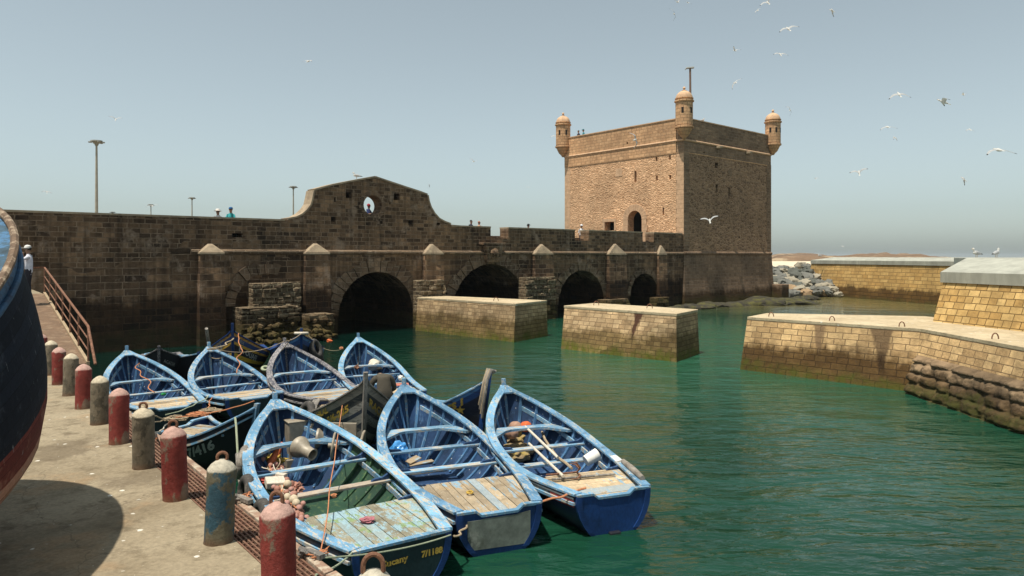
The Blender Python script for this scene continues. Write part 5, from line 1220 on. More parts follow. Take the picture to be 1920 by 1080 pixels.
def headz(px, py, back, h=1.78): p = wallp(px, back); return p, H-(py-HY)*p.y/F-h
for px, py, back, rz, lab, kw in (
    (409, 394, 2.2, -1.7, 'person in white shirt and white sun hat behind the wall, beside one in teal', dict(shirt=(.65,.62,.58), hat=('brim', (.75,.70,.64)))),
    (433, 390, 1.6, -1.5, 'person in a teal shirt and blue cap leaning on the wall', dict(pose='lean', shirt=(.03,.32,.33), hat=('cap', (.03,.12,.28)))),
    (883, 413, 3.0, -.6, 'dark haired person, head just above the parapet right of the gable', dict(shirt=(.03,.03,.05))),
    (898, 415, 3.0, 1.0, 'person with bare tan head beside the dark haired one on the bridge', dict(shirt=(.5,.3,.2), hair=(.35,.17,.11))),
    (990, 421, 3.0, .4, 'person in dark cap, head alone above the second parapet', dict(shirt=(.05,.05,.06), hat=('cap', (.02,.02,.025)))),
    (1090, 422, 2.6, -1.2, 'person in white with white cap standing at the parapet gap by the tower', dict(shirt=(.68,.68,.68), hat=('cap', (.75,.75,.75))))):
    p, z = headz(px, py, back); pose = kw.pop('pose', 'stand'); person((p.x, p.y, z), rz, lab, pose, group=GV, **kw)
op = wallp(691, 1.5)
person((op.x, op.y, oz-1.62), R(-20), 'person in blue with a red head scarf looking through the oval hole', 'lean', (.03,.05,.16), hat=('scarf', (.30,.02,.03)), group=GV)
for lx, ly, rz, lab, kw in ((.75, A-1.25, 2.9, 'person in dark clothes on the tower roof beside the left turret', dict(shirt=(.03,.03,.05))), (.75, A-1.95, 2.6, 'person in teal shirt on the tower roof, second from the left turret', dict(shirt=(.03,.2,.24), hat=('cap', (.03,.14,.17)))), (A-1.35, 1.0, -.7, 'person on the tower roof nearest the right turret', dict(shirt=(.3,.12,.07))), (A-1.75, 1.0, -.9, 'person on the tower roof, left one of two by the right turret', dict(shirt=(.22,.12,.08)))):
    q = FM @ Vector((lx, ly, 0)); person((q.x, q.y, 15.65 if lx < 1 else 15.3), th+rz, lab, group=GV, **kw)
person(((54-CX)/F*25.3, 25.3, zt_l), R(200), 'person in white shirt, dark trousers and white cap at the top of the gangway', 'look', (.66,.66,.72), (.02,.02,.03), hat=('cap', (.7,.68,.64)))
ps = Q(722, 744, 18.2); person((ps.x, ps.y, .72), R(112), 'person in dark olive jacket bent forward in the boat behind the striped bow', 'sit', (.065,.055,.038), (.03,.028,.024), hat=None, hair=(.07,.06,.045), sleeves='long', scale=1.12)
# ------------------------------------------------------------ gulls
def feather(name, c):
    m = plain(name, c, .7, .1); nt = m.node_tree; tr = nt.nodes.new('ShaderNodeBsdfTranslucent'); tr.inputs[0].default_value = (*c, 1); mx = nt.nodes.new('ShaderNodeMixShader'); mx.inputs[0].default_value = .45
    nt.links.new(nt.nodes['Principled BSDF'].outputs[0], mx.inputs[1]); nt.links.new(tr.outputs[0], mx.inputs[2]); nt.links.new(mx.outputs[0], nt.nodes['Material Output'].inputs[0]); return m
GW = feather('gull_white', (.82,.81,.77)); GG = feather('gull_grey', (.55,.56,.56)); GK = plain('gull_black', (.02,.02,.02), .7, .1); GY = plain('gull_beak', (.6,.35,.05), .5, .1)
def gull_mesh(dih, bend, sweep, flap=0):
    mb = MB(); Mx = Matrix.Rotation(R(90), 4, 'Y')
    mb.lathe([(.004, -.24), (.02, -.22), (.05, -.12), (.068, .0), (.06, .08), (.038, .15), (.034, .18), (.036, .21), (.024, .245), (.010, .26)], 12, 0, M=Mx)
    mb.lathe([(.010, .258), (.007, .29), (.002, .305)], 6, 3, M=Mx)
    mb.loft([(-.2, -.02, -.008), (-.2, .02, -.008), (-.33, .06, -.004), (-.33, -.06, -.004)], [(-.2, -.02, .012), (-.2, .02, .012), (-.33, .06, .004), (-.33, -.06, .004)], 0)
    for sd in (1, -1):
        rows = []; mats = []
        st = [(0.03, .11, -.08), (.12, .12, -.08), (.25, .13, -.06), (.38, .11, -.05), (.50, .05, -.08), (.60, -.02, -.12), (.68, -.09, -.14)]
        for i, (s_, f_, r_) in enumerate(st):
            a = dih if s_ < .3 else dih-bend
            y = min(s_, .3)*math.cos(dih)+max(0, s_-.3)*math.cos(dih-bend); z = .02+min(s_, .3)*math.sin(dih)+max(0, s_-.3)*math.sin(dih-bend)
            sw = -sweep*max(0, s_-.25); t_ = .012*(1-s_)
            rows.append([Vector((f_+sw, sd*y, z)), Vector((f_*.4+r_*.6+sw, sd*y, z+t_+.008)), Vector((r_+sw, sd*y, z)), Vector((f_*.4+r_*.6+sw, sd*y, z-.006))])
        for i in range(len(rows)-1):
            m = 2 if i == len(rows)-2 else 1
            a, b = rows[i], rows[i+1]
            for k in range(4):
                j = (k+1) % 4; mb.face([a[k], a[j], b[j], b[k]], (m if k in (0, 1) else (0 if m == 1 else 2)))
        mb.face(rows[-1], 2)
    return mb
gm = [gull_mesh(R(14), R(26), .1), gull_mesh(R(38), R(20), .2), gull_mesh(R(5), R(50), .4), gull_mesh(R(-8), R(12), .25)]
gmesh = []
for q in gm: o = q.build('gull', [GW, GG, GK, GY], smooth=True, sharp=50); gmesh.append(o.data); bpy.data.objects.remove(o)
gulls = [(578,115,25,0,-80,8,'gull gliding alone in the open sky above the gable'), (217,224,24,1,60,5,'gull flying right of and above the tallest lamp mast'), (88,360,15,0,100,10,'small gull low above the left end of the wall'),
 (286,386,20,0,30,-10,'gull passing the short far lamp mast'), (686,289,7,0,10,0,'tiny far gull above the gable top'), (888,303,17,1,-50,20,'gull in the middle of the sky left of the tower'), (805,348,9,2,10,80,'small banking gull at the right shoulder of the gable'),
 (1271,4,18,1,40,-20,'gull cut by the top edge, left of a pair above the tower'), (1290,5,16,0,70,10,'gull at the top edge, right of a pair above the tower'), (1264,26,24,2,20,70,'gull banking steeply above the nearest turret'),
 (1440,5,30,1,-50,-35,'gull with dark wing tip at the top edge right of the tower'), (1420,20,16,0,30,-40,'small gull just below the top edge gull'), (1560,20,26,2,150,20,'gull with black wing tips near the top, farthest right there'),
 (1478,54,36,0,0,-15,'wide winged gull high over the right turret'), (1378,95,20,1,80,10,'small gull between the roof lamp and the wide winged gull'), (1463,102,27,0,10,2,'level gliding gull below the wide winged one'),
 (1378,155,24,3,0,-48,'steeply tilted gull over the tower parapet'), (1481,206,20,2,40,60,'gull diving just right of the right turret'), (1686,177,36,3,-10,-4,'slim gull gliding level, left of the group at upper right'),
 (1806,178,14,1,90,0,'small gull seen head on at upper right'), (1769,191,46,0,170,3,'large wide winged gull at upper right'), (1664,238,31,3,0,-6,'gull gliding level at right, above a smaller one'),
 (1678,258,17,2,100,5,'small gull right under a level gliding gull'), (1819,243,18,3,10,3,'faint thin gull at right'), (1872,281,54,3,15,-3,'broadest winged gull close to the right edge'),
 (1611,324,34,1,-70,-12,'big white gull in mid sky right of the tower'), (1807,336,28,2,130,20,'gull with raised wing low in the right sky'), (1529,335,10,1,40,0,'tiny gull between the tower and the big white gull'),
 (1331,414,21,1,-40,-10,'gull flying in front of the shaded tower face'), (1191,262,20,2,10,75,'gull banking in front of the sunlit tower parapet'), (1043,256,22,0,-20,2,'gull passing the left turret'), (990,351,7,0,0,0,'tiny gull in the gap left of the tower'), (1580,462,9,0,30,0,'tiny gull just above the island')]
for px, py, span, mi, yaw, roll_, lab in gulls:
    D = F*1.62/span*random.Random(px).uniform(.92, 1.05); 
    if px == 1331: D = 58
    if px == 1191: D = 60
    p = Q(px, py, D); o = bpy.data.objects.new('gull', gmesh[mi]); C.objects.link(o); o.location = p
    base = Matrix.Rotation(R(90+yaw*.4), 4, 'Z')
    o.matrix_world = Matrix.Translation(p) @ Matrix.Scale(1.32, 4) @ Matrix.Rotation(R(roll_), 4, 'Y') @ base @ Matrix.Rotation(R(-18-(px*7) % 26), 4, 'Y'); tag(o, lab, 'gull', 'gulls wheeling over the harbour')
def stand_gull(p, rz, lab):
    mb = MB(); Mx = Matrix.Rotation(R(78), 4, 'Y'); mb.lathe([(.004, -.30), (.03, -.24), (.07, -.1), (.085, .02), (.07, .1), (.045, .15), (.03, .17)], 12, 1, M=Matrix.Translation((0, 0, .2)) @ Mx)
    mb.lump((.08, 0, .2), (.12, .075, .07), 2, 0, m=0); mb.tube([(.13, 0, .22), (.16, 0, .3), (.17, 0, .34)], [.05, .035, .035], 8, 0); mb.lump((.18, 0, .36), (.05, .038, .038), 2, 0, m=0); mb.tube([(.22, 0, .355), (.28, 0, .345)], [.012, .004], 6, 3)
    mb.tube([(-.24, 0, .155), (-.36, 0, .13)], [.03, .006], 6, 2)
    for s_ in (1, -1): mb.tube([(.0, s_*.03, .16), (.01, s_*.03, 0)], .007, 5, 3)
    o = mb.build('gull', [GW, GG, GK, GY], smooth=True, sharp=60); o.location = p; o.rotation_euler = (0, 0, rz); tag(o, lab, 'gull', 'gulls perched on the walls')
u, z = WP(675, 338); q = FM @ Vector((u, .4, z+.12)); stand_gull(q, R(180), 'gull standing on the gable slope')
q = FM @ Vector((3.4, .4, ZTOP+.1)); stand_gull(q, R(20), 'gull standing on the shaded tower parapet')
q = Vector((19.3, 30.0, 4.43)); stand_gull(Vector((19.0, 29.25, 4.435)), R(200), 'left gull of the pair on the grey coping at right'); stand_gull(Vector((19.7, 29.1, 4.435)), R(30), 'right gull of the pair on the grey coping')
q = P(1537, 479, 4.3); q = Q(1537, 478, 82); stand_gull(Vector((q.x, q.y, 4.37)), R(170), 'lone gull at the left end of the far ochre wall')
# ------------------------------------------------------------ gear in the boats
def thing(mb, name, mat, label, cat, group=None, **k): return tag(mb.build(name, M[mat] if isinstance(mat, str) else mat, **k), label, cat, group)
def sag(a, b, s_=.15, n=14, wob=0, seed=1):
    n = 32; a, b = Vector(a), Vector(b); return [a.lerp(b, k/n)+Vector((0, 0, -s_*4*(k/n)*(1-k/n)))+wob*Vector((noise.noise(Vector((k*.17, seed+.4, 0)))*1.5, noise.noise(Vector((k*.17, seed+.4, 5)))*1.5, 0)) for k in range(n+1)]
def rope(pts, r, mat, label, name='rope', group='ropes and mooring lines'):
    mb = MB(); mb.tube(pts, r, 6); return thing(mb, name, mat, label, 'rope', group, smooth=True)
RG = 'ropes and mooring lines'
# winch in boat 1
e1, h1 = FL_[1]
wl0 = P(556, 846, .5); we = empty('winch', (wl0.x, wl0.y, .5), e1.rotation_euler.z-R(90)); tag(we, 'grey steel net hauling winch with two flared drums and a spoked wheel', 'winch')
def wa(mb, n, mat='metal', **k): o = mb.build(n, M[mat], None, **k); o.parent = we; return o
mb = MB(); mb.box((-.2, -.17, -.10), (.17, .17, .62)); mb.box((-.26, -.22, -.42), (.22, .2, -.10)); mb.box((-.22, -.19, .62), (.19, .19, .65)); wa(mb, 'cabinet', bev=.012)
mb = MB(); mb.box((.18, -.32, .12), (.50, -.06, .55)); wa(mb, 'gearbox', bev=.012)
mb = MB(); mb.tube([(.2, -.30, .57), (.52, -.30, .6), (.56, -.30, .56), (.56, -.30, -.2)], .03, 8); wa(mb, 'frame', smooth=True)
def cone(c, d, prof, n=24):
    d = Vector(d).normalized(); Mx = Matrix.Translation(c) @ d.to_track_quat('Z', 'Y').to_matrix().to_4x4(); mb = MB(); mb.lathe(prof, n, M=Mx, cap=False); return mb
dr_ = (.42, -.9, -.25)
def wloc(px, py, z): return Matrix.Rotation(-we.rotation_euler.z, 3, 'Z') @ (P(px, py, z)-Vector((wl0.x, wl0.y, .5)))
d1, d2 = wloc(557, 836, .80), wloc(592, 822, .84)
mb = cone(d1, dr_, [(.02, 0), (.2, .01), (.215, .06), (.19, .14), (.12, .26), (.105, .42), (.12, .45), (.115, .455), (.09, .44), (.09, .2), (.0, .2)]); wa(mb, 'drum', smooth=True)
mb = cone(d2, (.9, -.42, -.12), [(.02, 0), (.2, .01), (.205, .05), (.15, .12), (.09, .2), (.07, .5), (.055, .52), (.0, .52)]); wa(mb, 'drum', smooth=True)
wc = wloc(625, 836, .80); ax_ = Vector((.9, -.42, -.12)).normalized(); q_ = ax_.to_track_quat('Z', 'Y').to_matrix()
mb = MB(); mb.torus(wc, .24, .022, q_, 28, 8); 
for k in range(4): a = k*math.pi/2; mb.tube([wc, wc+q_ @ Vector((.24*math.cos(a), .24*math.sin(a), 0))], .016, 6)
mb.tube([wc-ax_*.1, wc+ax_*.1], .05, 10); wa(mb, 'wheel', smooth=True)
mb = MB(); mb.tube([(.7, -.1, .40), (.9, -.02, .40), (1.05, .0, .28)], .03, 8); mb.tube([(1.2, -.48, .15), (1.36, -.2, .22), (1.42, -.12, .24)], .03, 8); wa(mb, 'hanger_arm', smooth=True)
mb = MB(); Rz = Matrix.Translation((.95, .12, .22)) @ Matrix.Rotation(R(-38), 4, 'Z'); mb.box((-.34, -.04, -.06), (.38, -.005, .2), M=Rz); mb.box((-.34, -.14, -.09), (.38, -.005, -.061), M=Rz); mb.box((-.34, -.04, .201), (.38, .03, .22), M=Rz); wa(mb, 'rail_bracket', bev=.008)
setinv(we)
# floats and cords along the port side of boat 1
fcol = [('brown', plain('float_brown', (.36,.17,.12), .7, .3, 14)), ('cream', plain('float_cream', (.55,.46,.32), .7, .3, 14)), ('pink', plain('float_pink', (.42,.22,.18), .7, .3, 14)), ('red', plain('float_red', (.36,.06,.04), .7, .3, 14)), ('orange', plain('float_orange', (.62,.15,.05), .7, .2, 14)), ('yellow', plain('net_yellow', (.42,.29,.05), .9, .3, 14))]
path = [(503, 868), (512, 890), (524, 912), (536, 928), (549, 946), (560, 962), (574, 980)]
rnd = random.Random(33); FG = 'net floats heaped along the boat side'; seen = {}
for k in range(62):
    f = (k+rnd.random())/62*(len(path)-1); i = min(int(f), len(path)-2); px = path[i][0]+(path[i+1][0]-path[i][0])*(f-i)+rnd.gauss(0, 9); py = path[i][1]+(path[i+1][1]-path[i][1])*(f-i)+rnd.gauss(0, 6)
    ci = rnd.choice((0, 0, 2, 3) if f < 2 else ((0, 1, 2, 0, 2) if f < 4 else (0, 0, 2))); r = rnd.uniform(.042, .06)*(1.4 if ci == 1 else 1)
    p = P(px, py, rnd.uniform(.42, .66)); mb = MB(); mb.lump((0, 0, 0), (r, r, r*1.05), 2, .05, 2, k); o = mb.build('net_float', fcol[ci][1], smooth=True); o.location = p
    tag(o, fcol[ci][0]+' net float in the heap at the '+('front' if f < 2 else ('middle' if f < 4 else 'rear'))+' of the big boat side', 'float', FG)
for k in range(9):
    a = P(rnd.uniform(498, 520), rnd.uniform(860, 885), .66); b = P(rnd.uniform(525, 562), rnd.uniform(930, 990), .60)
    rope(sag(a, b, .03, 12, .09, k), .009, ('rope_o', 'rope_w', 'rope')[k % 3], ('orange', 'pale', 'tan')[k % 3]+' cord tangled among the net floats', 'float_cord', 'cords among the floats')
for px, py, lab in ((519, 852, 'orange net marker cone leaning by the winch'), (512, 860, 'second orange marker cone lying on yellow netting')):
    p = P(px, py, .62); mb = MB(); Mx = Matrix.Rotation(R(-25), 4, 'X') @ Matrix.Rotation(R(18), 4, 'Y'); mb.lathe([(.075, -.1), (.075, -.02), (.05, .12), (.028, .24), (.01, .25)], 14, M=Mx); o = thing(mb, 'marker_cone', fcol[4][1], lab, 'marker', smooth=True); o.location = p
mb = MB(); mb.lump((0, 0, 0), (.26, .2, .12), 4, .35, 3.5, 2); o = thing(mb, 'yellow_net', fcol[5][1], 'crumpled yellow netting in the bow half of the big boat', 'net', smooth=True); o.location = P(505, 866, .5)
for px, py, r_, lab in ((498, 900, .2, 'dark red net bundle under the floats'), (548, 918, .17, 'tan net bundle beside the cream floats'), (512, 880, .18, 'reddish net bundle at the head of the float heap')):
    mb = MB(); mb.lump((0, 0, 0), (r_, r_, r_*.6), 4, .35, 4.5, px); o = thing(mb, 'net_bundle', fcol[3][1] if px == 498 else fcol[0][1], lab, 'net', smooth=True); o.location = P(px, py, .42)
for k, (px, py, sz) in enumerate(((516, 905, .16), (527, 893, .1))):
    mb = MB(); mb.box((-sz, -sz*.8, -.06), (sz, sz*.8, .06)); o = thing(mb, 'foam_block', 'rope_w', ('large', 'small')[k]+' white foam block among the net floats', 'foam block', bev=.015); o.location = P(px, py, .62); o.rotation_euler = (.2, .1, .5+k)
mb = MB(); mb.lump((0, 0, 0), (.10, .07, .04), 3, .4, 5, 3); o = thing(mb, 'cloth_scrap', plain('pink_cloth', (.36,.13,.15), .9, .3, 20), 'pink cloth scrap lying on the flaking stern deck', 'cloth', smooth=True); o.location = P(689, 975, .60)
# tyres
TG = 'tyre fenders'
def tyre(p, nrm, Rr, r, lab, mat='tyre'):
    q = Vector(nrm).normalized().to_track_quat('Z', 'Y').to_matrix(); mb = MB(); mb.torus((0, 0, 0), Rr, r, q, 40, 12, tread=.09); o = thing(mb, 'tyre', mat, lab, 'tyre', TG, smooth=True, sharp=60); o.location = p; return o
def on_side(e, h, t, sd, hh, off): return local(e, h.pt(t, hh, sd, off))
def nside(e, sd): return Matrix.Rotation(e.rotation_euler.z, 3, 'Z') @ Vector((0, sd, .15))
tyre(on_side(e1, h1, .75, 1, .80, .12), nside(e1, 1)+Vector((-.2, .4, 0)), .22, .085, 'grey tyre at the bow quarter of the big boat', 'grey_wood'); tyre(on_side(e1, h1, .56, 1, .78, .12), nside(e1, 1), .24, .085, 'muddy tyre hanging midway along the big boat side'); tyre(on_side(e1, h1, .40, 1, .72, .13), nside(e1, 1), .26, .09, 'black tyre between big boat and quay, nearest the camera')
tyre(on_side(e9, h9, .40, -1, .90, .14), nside(e9, -1)+Vector((0, -.3, .3)), .30, .09, 'worn tyre on the left side of the striped bow boat'); tyre(on_side(e10, h10, .36, -1, .80, .12), nside(e10, -1), .3, .09, 'black tyre on the navy boat with the star')
tyre(on_side(e12, h12, .84, 1, .84, .12), nside(e12, 1)+Vector((0, -.5, .2)), .28, .10, 'upper tyre on the navy boat with the white ring'); tyre(on_side(e12, h12, .72, 1, .75, .12), nside(e12, 1), .32, .10, 'lower tyre on the navy boat with the white ring')
p = local(e12, (h12.L+.02, 0, h12.zb+.06)); tyre(p, (0, .1, 1), .20, .05, 'white ring fender slipped over the blue stem', 'rope_w')
p = P(498, 691, .72); tyre(p, (.2, -.4, 1), .11, .045, 'small pale ring lying on a thwart of the grey-railed boat', 'rope_g')
# boat 2 gear
e2, h2 = FL_[2]
M['bag'] = plain('blue_plastic', (.06,.28,.62), .3, .3, 8); mb = MB(); mb.lump((0, 0, 0), (.18, .15, .2), 4, .16, 2.6, 9); o = thing(mb, 'plastic_bag', 'bag', 'crumpled bright blue plastic bag tied to the thwart of the middle boat', 'bag', smooth=True, sharp=25); o.location = P(748, 846, .60)
rnd = random.Random(2)
for k, (px, py, lx, ly, rz, lab) in enumerate(((800, 882, .38, .16, .35, 'large plywood sheet on the sole of the middle boat'), (790, 868, .26, .07, .5, 'short broken board behind the plywood sheet'), (838, 878, .30, .06, .2, 'narrow plank leaning beside the plywood sheet'), (775, 862, .16, .08, .9, 'splintered board end near the blue bag'))):
    mb = MB(); mb.box((-lx, -ly, -.012), (lx, ly, .012)); o = thing(mb, 'board', 'deck', lab, 'board', 'loose boards in the boat', bev=.004); o.location = P(px, py, .20+.03*k); o.rotation_euler = (R(4*k), R(-3*k), rz)
mb = MB(); mb.torus((0, 0, 0), .05, .015, None, 16, 6); mb.lump((.02, 0, .02), (.03, .02, .02), 1, .2); o = thing(mb, 'brass_fitting', 'yellow', 'small yellow fitting on the bare stern planks', 'fitting', smooth=True); o.location = P(881, 923, .60)
# boat 3 gear
M['net'] = plain('net_tan', (.30,.22,.12), .95, .5, 16, .03, (.36,.27,.07), (.5,.62), 6)
for k, (px, py, z, a, b, c, lab) in enumerate(((970, 822, .35, .52, .34, .30, 'big tan net heap in the bow of the outermost boat'), (1000, 812, .45, .26, .28, .22, 'yellowish net heap beside the orange buoy'), (962, 850, .22, .42, .3, .2, 'lower net heap under the thwart of the outermost boat'))):
    mb = MB(); mb.lump((0, 0, 0), (a, b, c), 5, .17, 3.4, k+2, rot=Matrix.Rotation(.3, 3, 'Z')); o = thing(mb, 'fishing_net', 'net', lab, 'net', 'nets in the outermost boat', smooth=True, sharp=35); o.location = P(px, py, z)
M['bu_or'] = plain('buoy_orange', (.65,.14,.04), .5, .2, 6); M['bu_pk'] = plain('buoy_faded', (.42,.25,.17), .6, .3, 6)
for k, (px, py, z, r, mt, lab) in enumerate(((986, 800, .66, .12, 'bu_or', 'bright orange buoy on top of the nets'), (966, 801, .64, .13, 'bu_pk', 'faded pinkish buoy left of the orange one'), (959, 812, .60, .13, 'bu_pk', 'faded buoy half sunk in the net, lowest of three'), (945, 775, .7, .09, 'bu_or', 'orange-red float hung at the bow of the outermost boat'), (938, 779, .66, .075, 'bu_pk', 'small faded float beside the hanging red one'), (950, 798, .6, .11, 'net', 'net-wrapped grey buoy at the left of the heap'))):
    mb = MB(); Mx = Matrix.Rotation(R(75), 4, 'X') @ Matrix.Rotation(.5, 4, 'Y'); mb.lathe([(.01, -r*1.2), (r*.7, -r*1.1), (r, -r*.5), (r, r*.5), (r*.75, r*1.1), (.3*r, r*1.3), (.01, r*1.32)], 18, M=Mx); o = thing(mb, 'buoy', mt, lab, 'buoy', 'buoys in the outermost boat', smooth=True); o.location = P(px, py, z)
mb = MB(); mb.tube([(-.25, .12, .32), (-.1, .05, .2), (.05, 0, .08), (.2, -.05, 0), (.34, -.02, -.02)], [.03, .07, .10, .12, .04], 12); 
for v in mb.v: v += Vector((0, 0, .05*noise.noise(v*9)))
o = thing(mb, 'cloth_bundle', plain('blue_cloth', (.07,.16,.36), .8, .3, 8, 0, (.4,.12,.25), (.6,.64), 4), 'twisted blue and pink cloth bundle in the bow', 'cloth', smooth=True); o.location = P(957, 768, .62)
def pole(a, b, r, mat, lab, name='pole', r2=None): mb = MB(); mb.tube([a, (Vector(a)+Vector(b))/2, b], [r, r, r2 or r], 10); return thing(mb, name, mat, lab, 'pole', 'wooden poles in the boats', smooth=True)
pole(P(985, 800, .80), P(1046, 858, .60), .028, 'rope_w', 'pale pole lying over two thwarts beside the orange buoy'); pole(P(992, 832, .60), P(1056, 893, .66), .028, 'rope_w', 'second pale pole resting on the stern boards'); pole(P(1035, 899, .60), P(1153, 889, .60), .022, 'grey_wood', 'thin batten lying across the stern deck')
rope([P(968, 735, 1.15), P(975, 752, 1.05), P(982, 770, .85), P(990, 787, .72), P(1004, 797, .66), P(1015, 806, .62), P(1022, 824, .60), P(1034, 842, .56), P(1045, 857, .56), P(1062, 869, .56), P(1072, 878, .6)], .026, 'rope', 'thick tan rope trailing from bow to anchor in the outermost boat')
pa = P(1068, 890, .63); mb = MB(); mb.tube([pa+Vector((-.42, -.08, .02)), pa+Vector((.05, .02, .03)), pa+Vector((.14, .05, .03))], .018, 8)
for k in range(4):
    a = k*math.pi/2+.4; u = Vector((0, math.cos(a), math.sin(a))); mb.tube([pa+Vector((.13, .05, .03)), pa+Vector((.19, .05, .03))+u*.09, pa+Vector((.12, .05, .04))+u*.19, pa+Vector((.02, .05, .05))+u*.21], [.018, .018, .015, .006], 8)
for v in mb.v: v.z = max(v.z, .585)
thing(mb, 'grapnel_anchor', 'rust', 'rusty four armed grapnel anchor on the stern deck', 'anchor', smooth=True)
mb = MB(); Mx = Matrix.Rotation(R(65), 4, 'Y') @ Matrix.Rotation(R(-20), 4, 'X'); mb.lathe([(.0, -.14), (.105, -.138), (.115, .14), (.12, .145), (.108, .14), (.098, -.12), (.0, -.12)], 20, M=Mx, cap=False); o = thing(mb, 'bucket', 'white', 'white plastic bucket lying against the right side of the boat', 'bucket', smooth=True); o.location = P(1109, 858, .62)
mb = MB(); mb.lump((0, 0, 0), (.06, .09, .10), 2, .3, 2, 4); o = thing(mb, 'white_rag', 'white', 'white rag hung on cord at the left of the net heap', 'cloth', smooth=True); o.location = P(930, 812, .62)
rope([P(940, 752, 1.0), P(941, 772, .85), P(936, 790, .75), P(931, 806, .68)], .016, 'rope', 'brown rope hanging from the bow with a white rag')
# boat 4 gear
e4, h4 = FL_[4]
M['sack'] = plain('white_sack', (.58,.53,.42), .9, .25, 5, .02)
for k, (px, py, r_, lab) in enumerate(((695, 668, (.24, .2, .24), 'upper white sack on the thwart of the bright blue boat'), (702, 684, (.22, .3, .19), 'lower white sack, open end facing the camera'))):
    mb = MB(); mb.lump((0, 0, 0), r_, 3, .14, 2, k+3); o = thing(mb, 'sack', 'sack', lab, 'sack', 'white sacks', smooth=True); o.location = P(px, py, .78)
mb = MB(); mb.lathe([(.02, -.12), (.17, -.12), (.17, .12), (.15, .13), (.01, .13)], 20, M=Matrix.Rotation(R(80), 4, 'X')); o = thing(mb, 'drum', plain('red_drum', (.30,.10,.08), .6, .3, 5), 'dull red drum beside the white sacks', 'drum', smooth=True, sharp=30); o.location = P(678, 681, .7)
mb = MB(); mb.lump((0, 0, 0), (.1, .1, .06), 2, .1, 2, 4); o = thing(mb, 'sack_mouth_shade', 'dark', 'dark lump painting the shade in the lower sack mouth', 'sack'); o.location = P(712, 691, .78)+Vector((.03, -.14, .02))  # near-black lump stands for the shade in the open end
pole(P(671, 690, .62), P(671, 654, 1.2), .022, 'grey_wood', 'short dark pole upright beside the red drum')
mb = MB(); mb.box((-.42, -.2, 0), (.42, .2, .02)); o = thing(mb, 'red_mat', plain('red_mat', (.42,.14,.10), .9, .3, 8), 'faded red mat on the stern of the bright blue boat', 'mat', bev=.005); o.location = P(740, 722, .62); o.rotation_euler = (0, 0, .2)
for px, py, lab, c in ((640, 653, 'orange-red rag tied on the left rail of the bright blue boat', 'rope_o'), (700, 695, 'rusty lashing round the middle thwart', 'rust'), (757, 712, 'olive rope knot on the right rail corner', 'rope_g'), (752, 708, 'small pale cup at the rail corner', 'white')):
    if lab.startswith('rusty'): px, py = 669, 689
    mb = MB(); mb.lump((0, 0, 0), (.08, .07, .07), 2, .4, 3, px); o = thing(mb, 'lashing' if 'cup' not in lab else 'cup', c, lab, 'lashing' if 'cup' not in lab else 'cup', smooth=True); o.location = P(px, py, .86)
# posts and poles in the other boats
pole(P(399, 695, .55), P(387, 616, 2.15), .055, 'grey_wood', 'tall grey wooden post standing in the bow of a blue boat', 'post', .05)
pole(P(219, 730, .45), P(233, 689, .95), .05, 'rope_w', 'pale wooden pole leaning in the boat by the gangway', 'pole', .03)
mb = MB(); mb.lump((0, 0, 0), (.07, .05, .04), 2, .4, 4, 3); o = thing(mb, 'green_rag', plain('green_rag', (.03,.3,.08), .9, .3), 'small green rag on the bare stern board', 'cloth', smooth=True); o.location = P(307, 739, .62)
mb = MB(); mb.tube([P(441, 783, 1.25), P(443, 800, 1.1), P(446, 855, .60)], .022, 8); o = thing(mb, 'fender_rope', 'rope_g', 'pale green rope hanging down beside the big boat bow', 'rope', smooth=True)
mb = MB(); mb.tube([P(446, 852, .62), P(450, 890, .40), P(458, 930, .1), P(463, 950, .02)], [.05, .06, .05, .03], 10); thing(mb, 'hanging_fender', 'grey_wood', 'grey cylindrical fender hanging between big boat and quay', 'fender', smooth=True)
for px, py, z, lab, mt in ((372, 782, .66, 'rust-red rope coil heaped on the small black boat', 'rope_o'), (395, 775, .68, 'second rope heap at the far rail of the small black boat', 'rope'), (330, 790, .66, 'tan rope heap at the stern of the small black boat', 'rope')):
    mb = MB(); rnd = random.Random(px); pts = []
    for k in range(60): a = k*.75; rr = .14+.06*math.sin(k*1.7); pts.append(P(px, py, z)+Vector((rr*1.4*math.cos(a), rr*math.sin(a), .02+.0012*k+.02*rnd.random())))
    mb.tube(pts, .013, 5); thing(mb, 'rope_coil', mt, lab, 'rope', RG, smooth=True)
# mooring lines
rope(sag(P(644, 738, 1.2), P(600, 1046, .70), .0, 16, .02, 2), .009, 'rope_o', 'thin orange line running from striped bow boat to the quay beside the flaking deck')
mb = MB(); mb.lump((0, 0, 0), (.05, .025, .03), 2, .4, 5, 2); o = thing(mb, 'knot', 'rope_o', 'orange knot on the thin line over the flaking deck', 'knot', smooth=True); o.location = P(626, 929, .82)
rope(sag(P(605, 1046, 1.35), P(845, 1003, .62), .06, 14), .010, 'rope_g', 'pale line stretched across the big boat transom')
rope(sag(P(660, 1036, .68), P(592, 1078, 1.62), .04, 12), .011, 'rope_g', 'pale line from the transom corner to the quay edge')
rope(sag(P(890, 957, .62), P(848, 1004, .5), .12, 12, .05, 4), .016, 'rope', 'tan rope between big and middle boat transoms')
rope(sag(P(985, 945, .62), P(1100, 915, .70), .03, 14, .03, 5), .018, 'rope_o', 'rust-coloured rope tying middle boat to the outermost boat')
rope(sag(P(545, 636, 1.85), P(497, 690, .7), .06), .014, 'rope', 'tan rope tied over the grey-railed bow'); rope(sag(P(565, 625, 1.8), P(536, 640, 1.8), .05), .014, 'rope', 'tan rope joining the blue stem to the grey-railed bow')
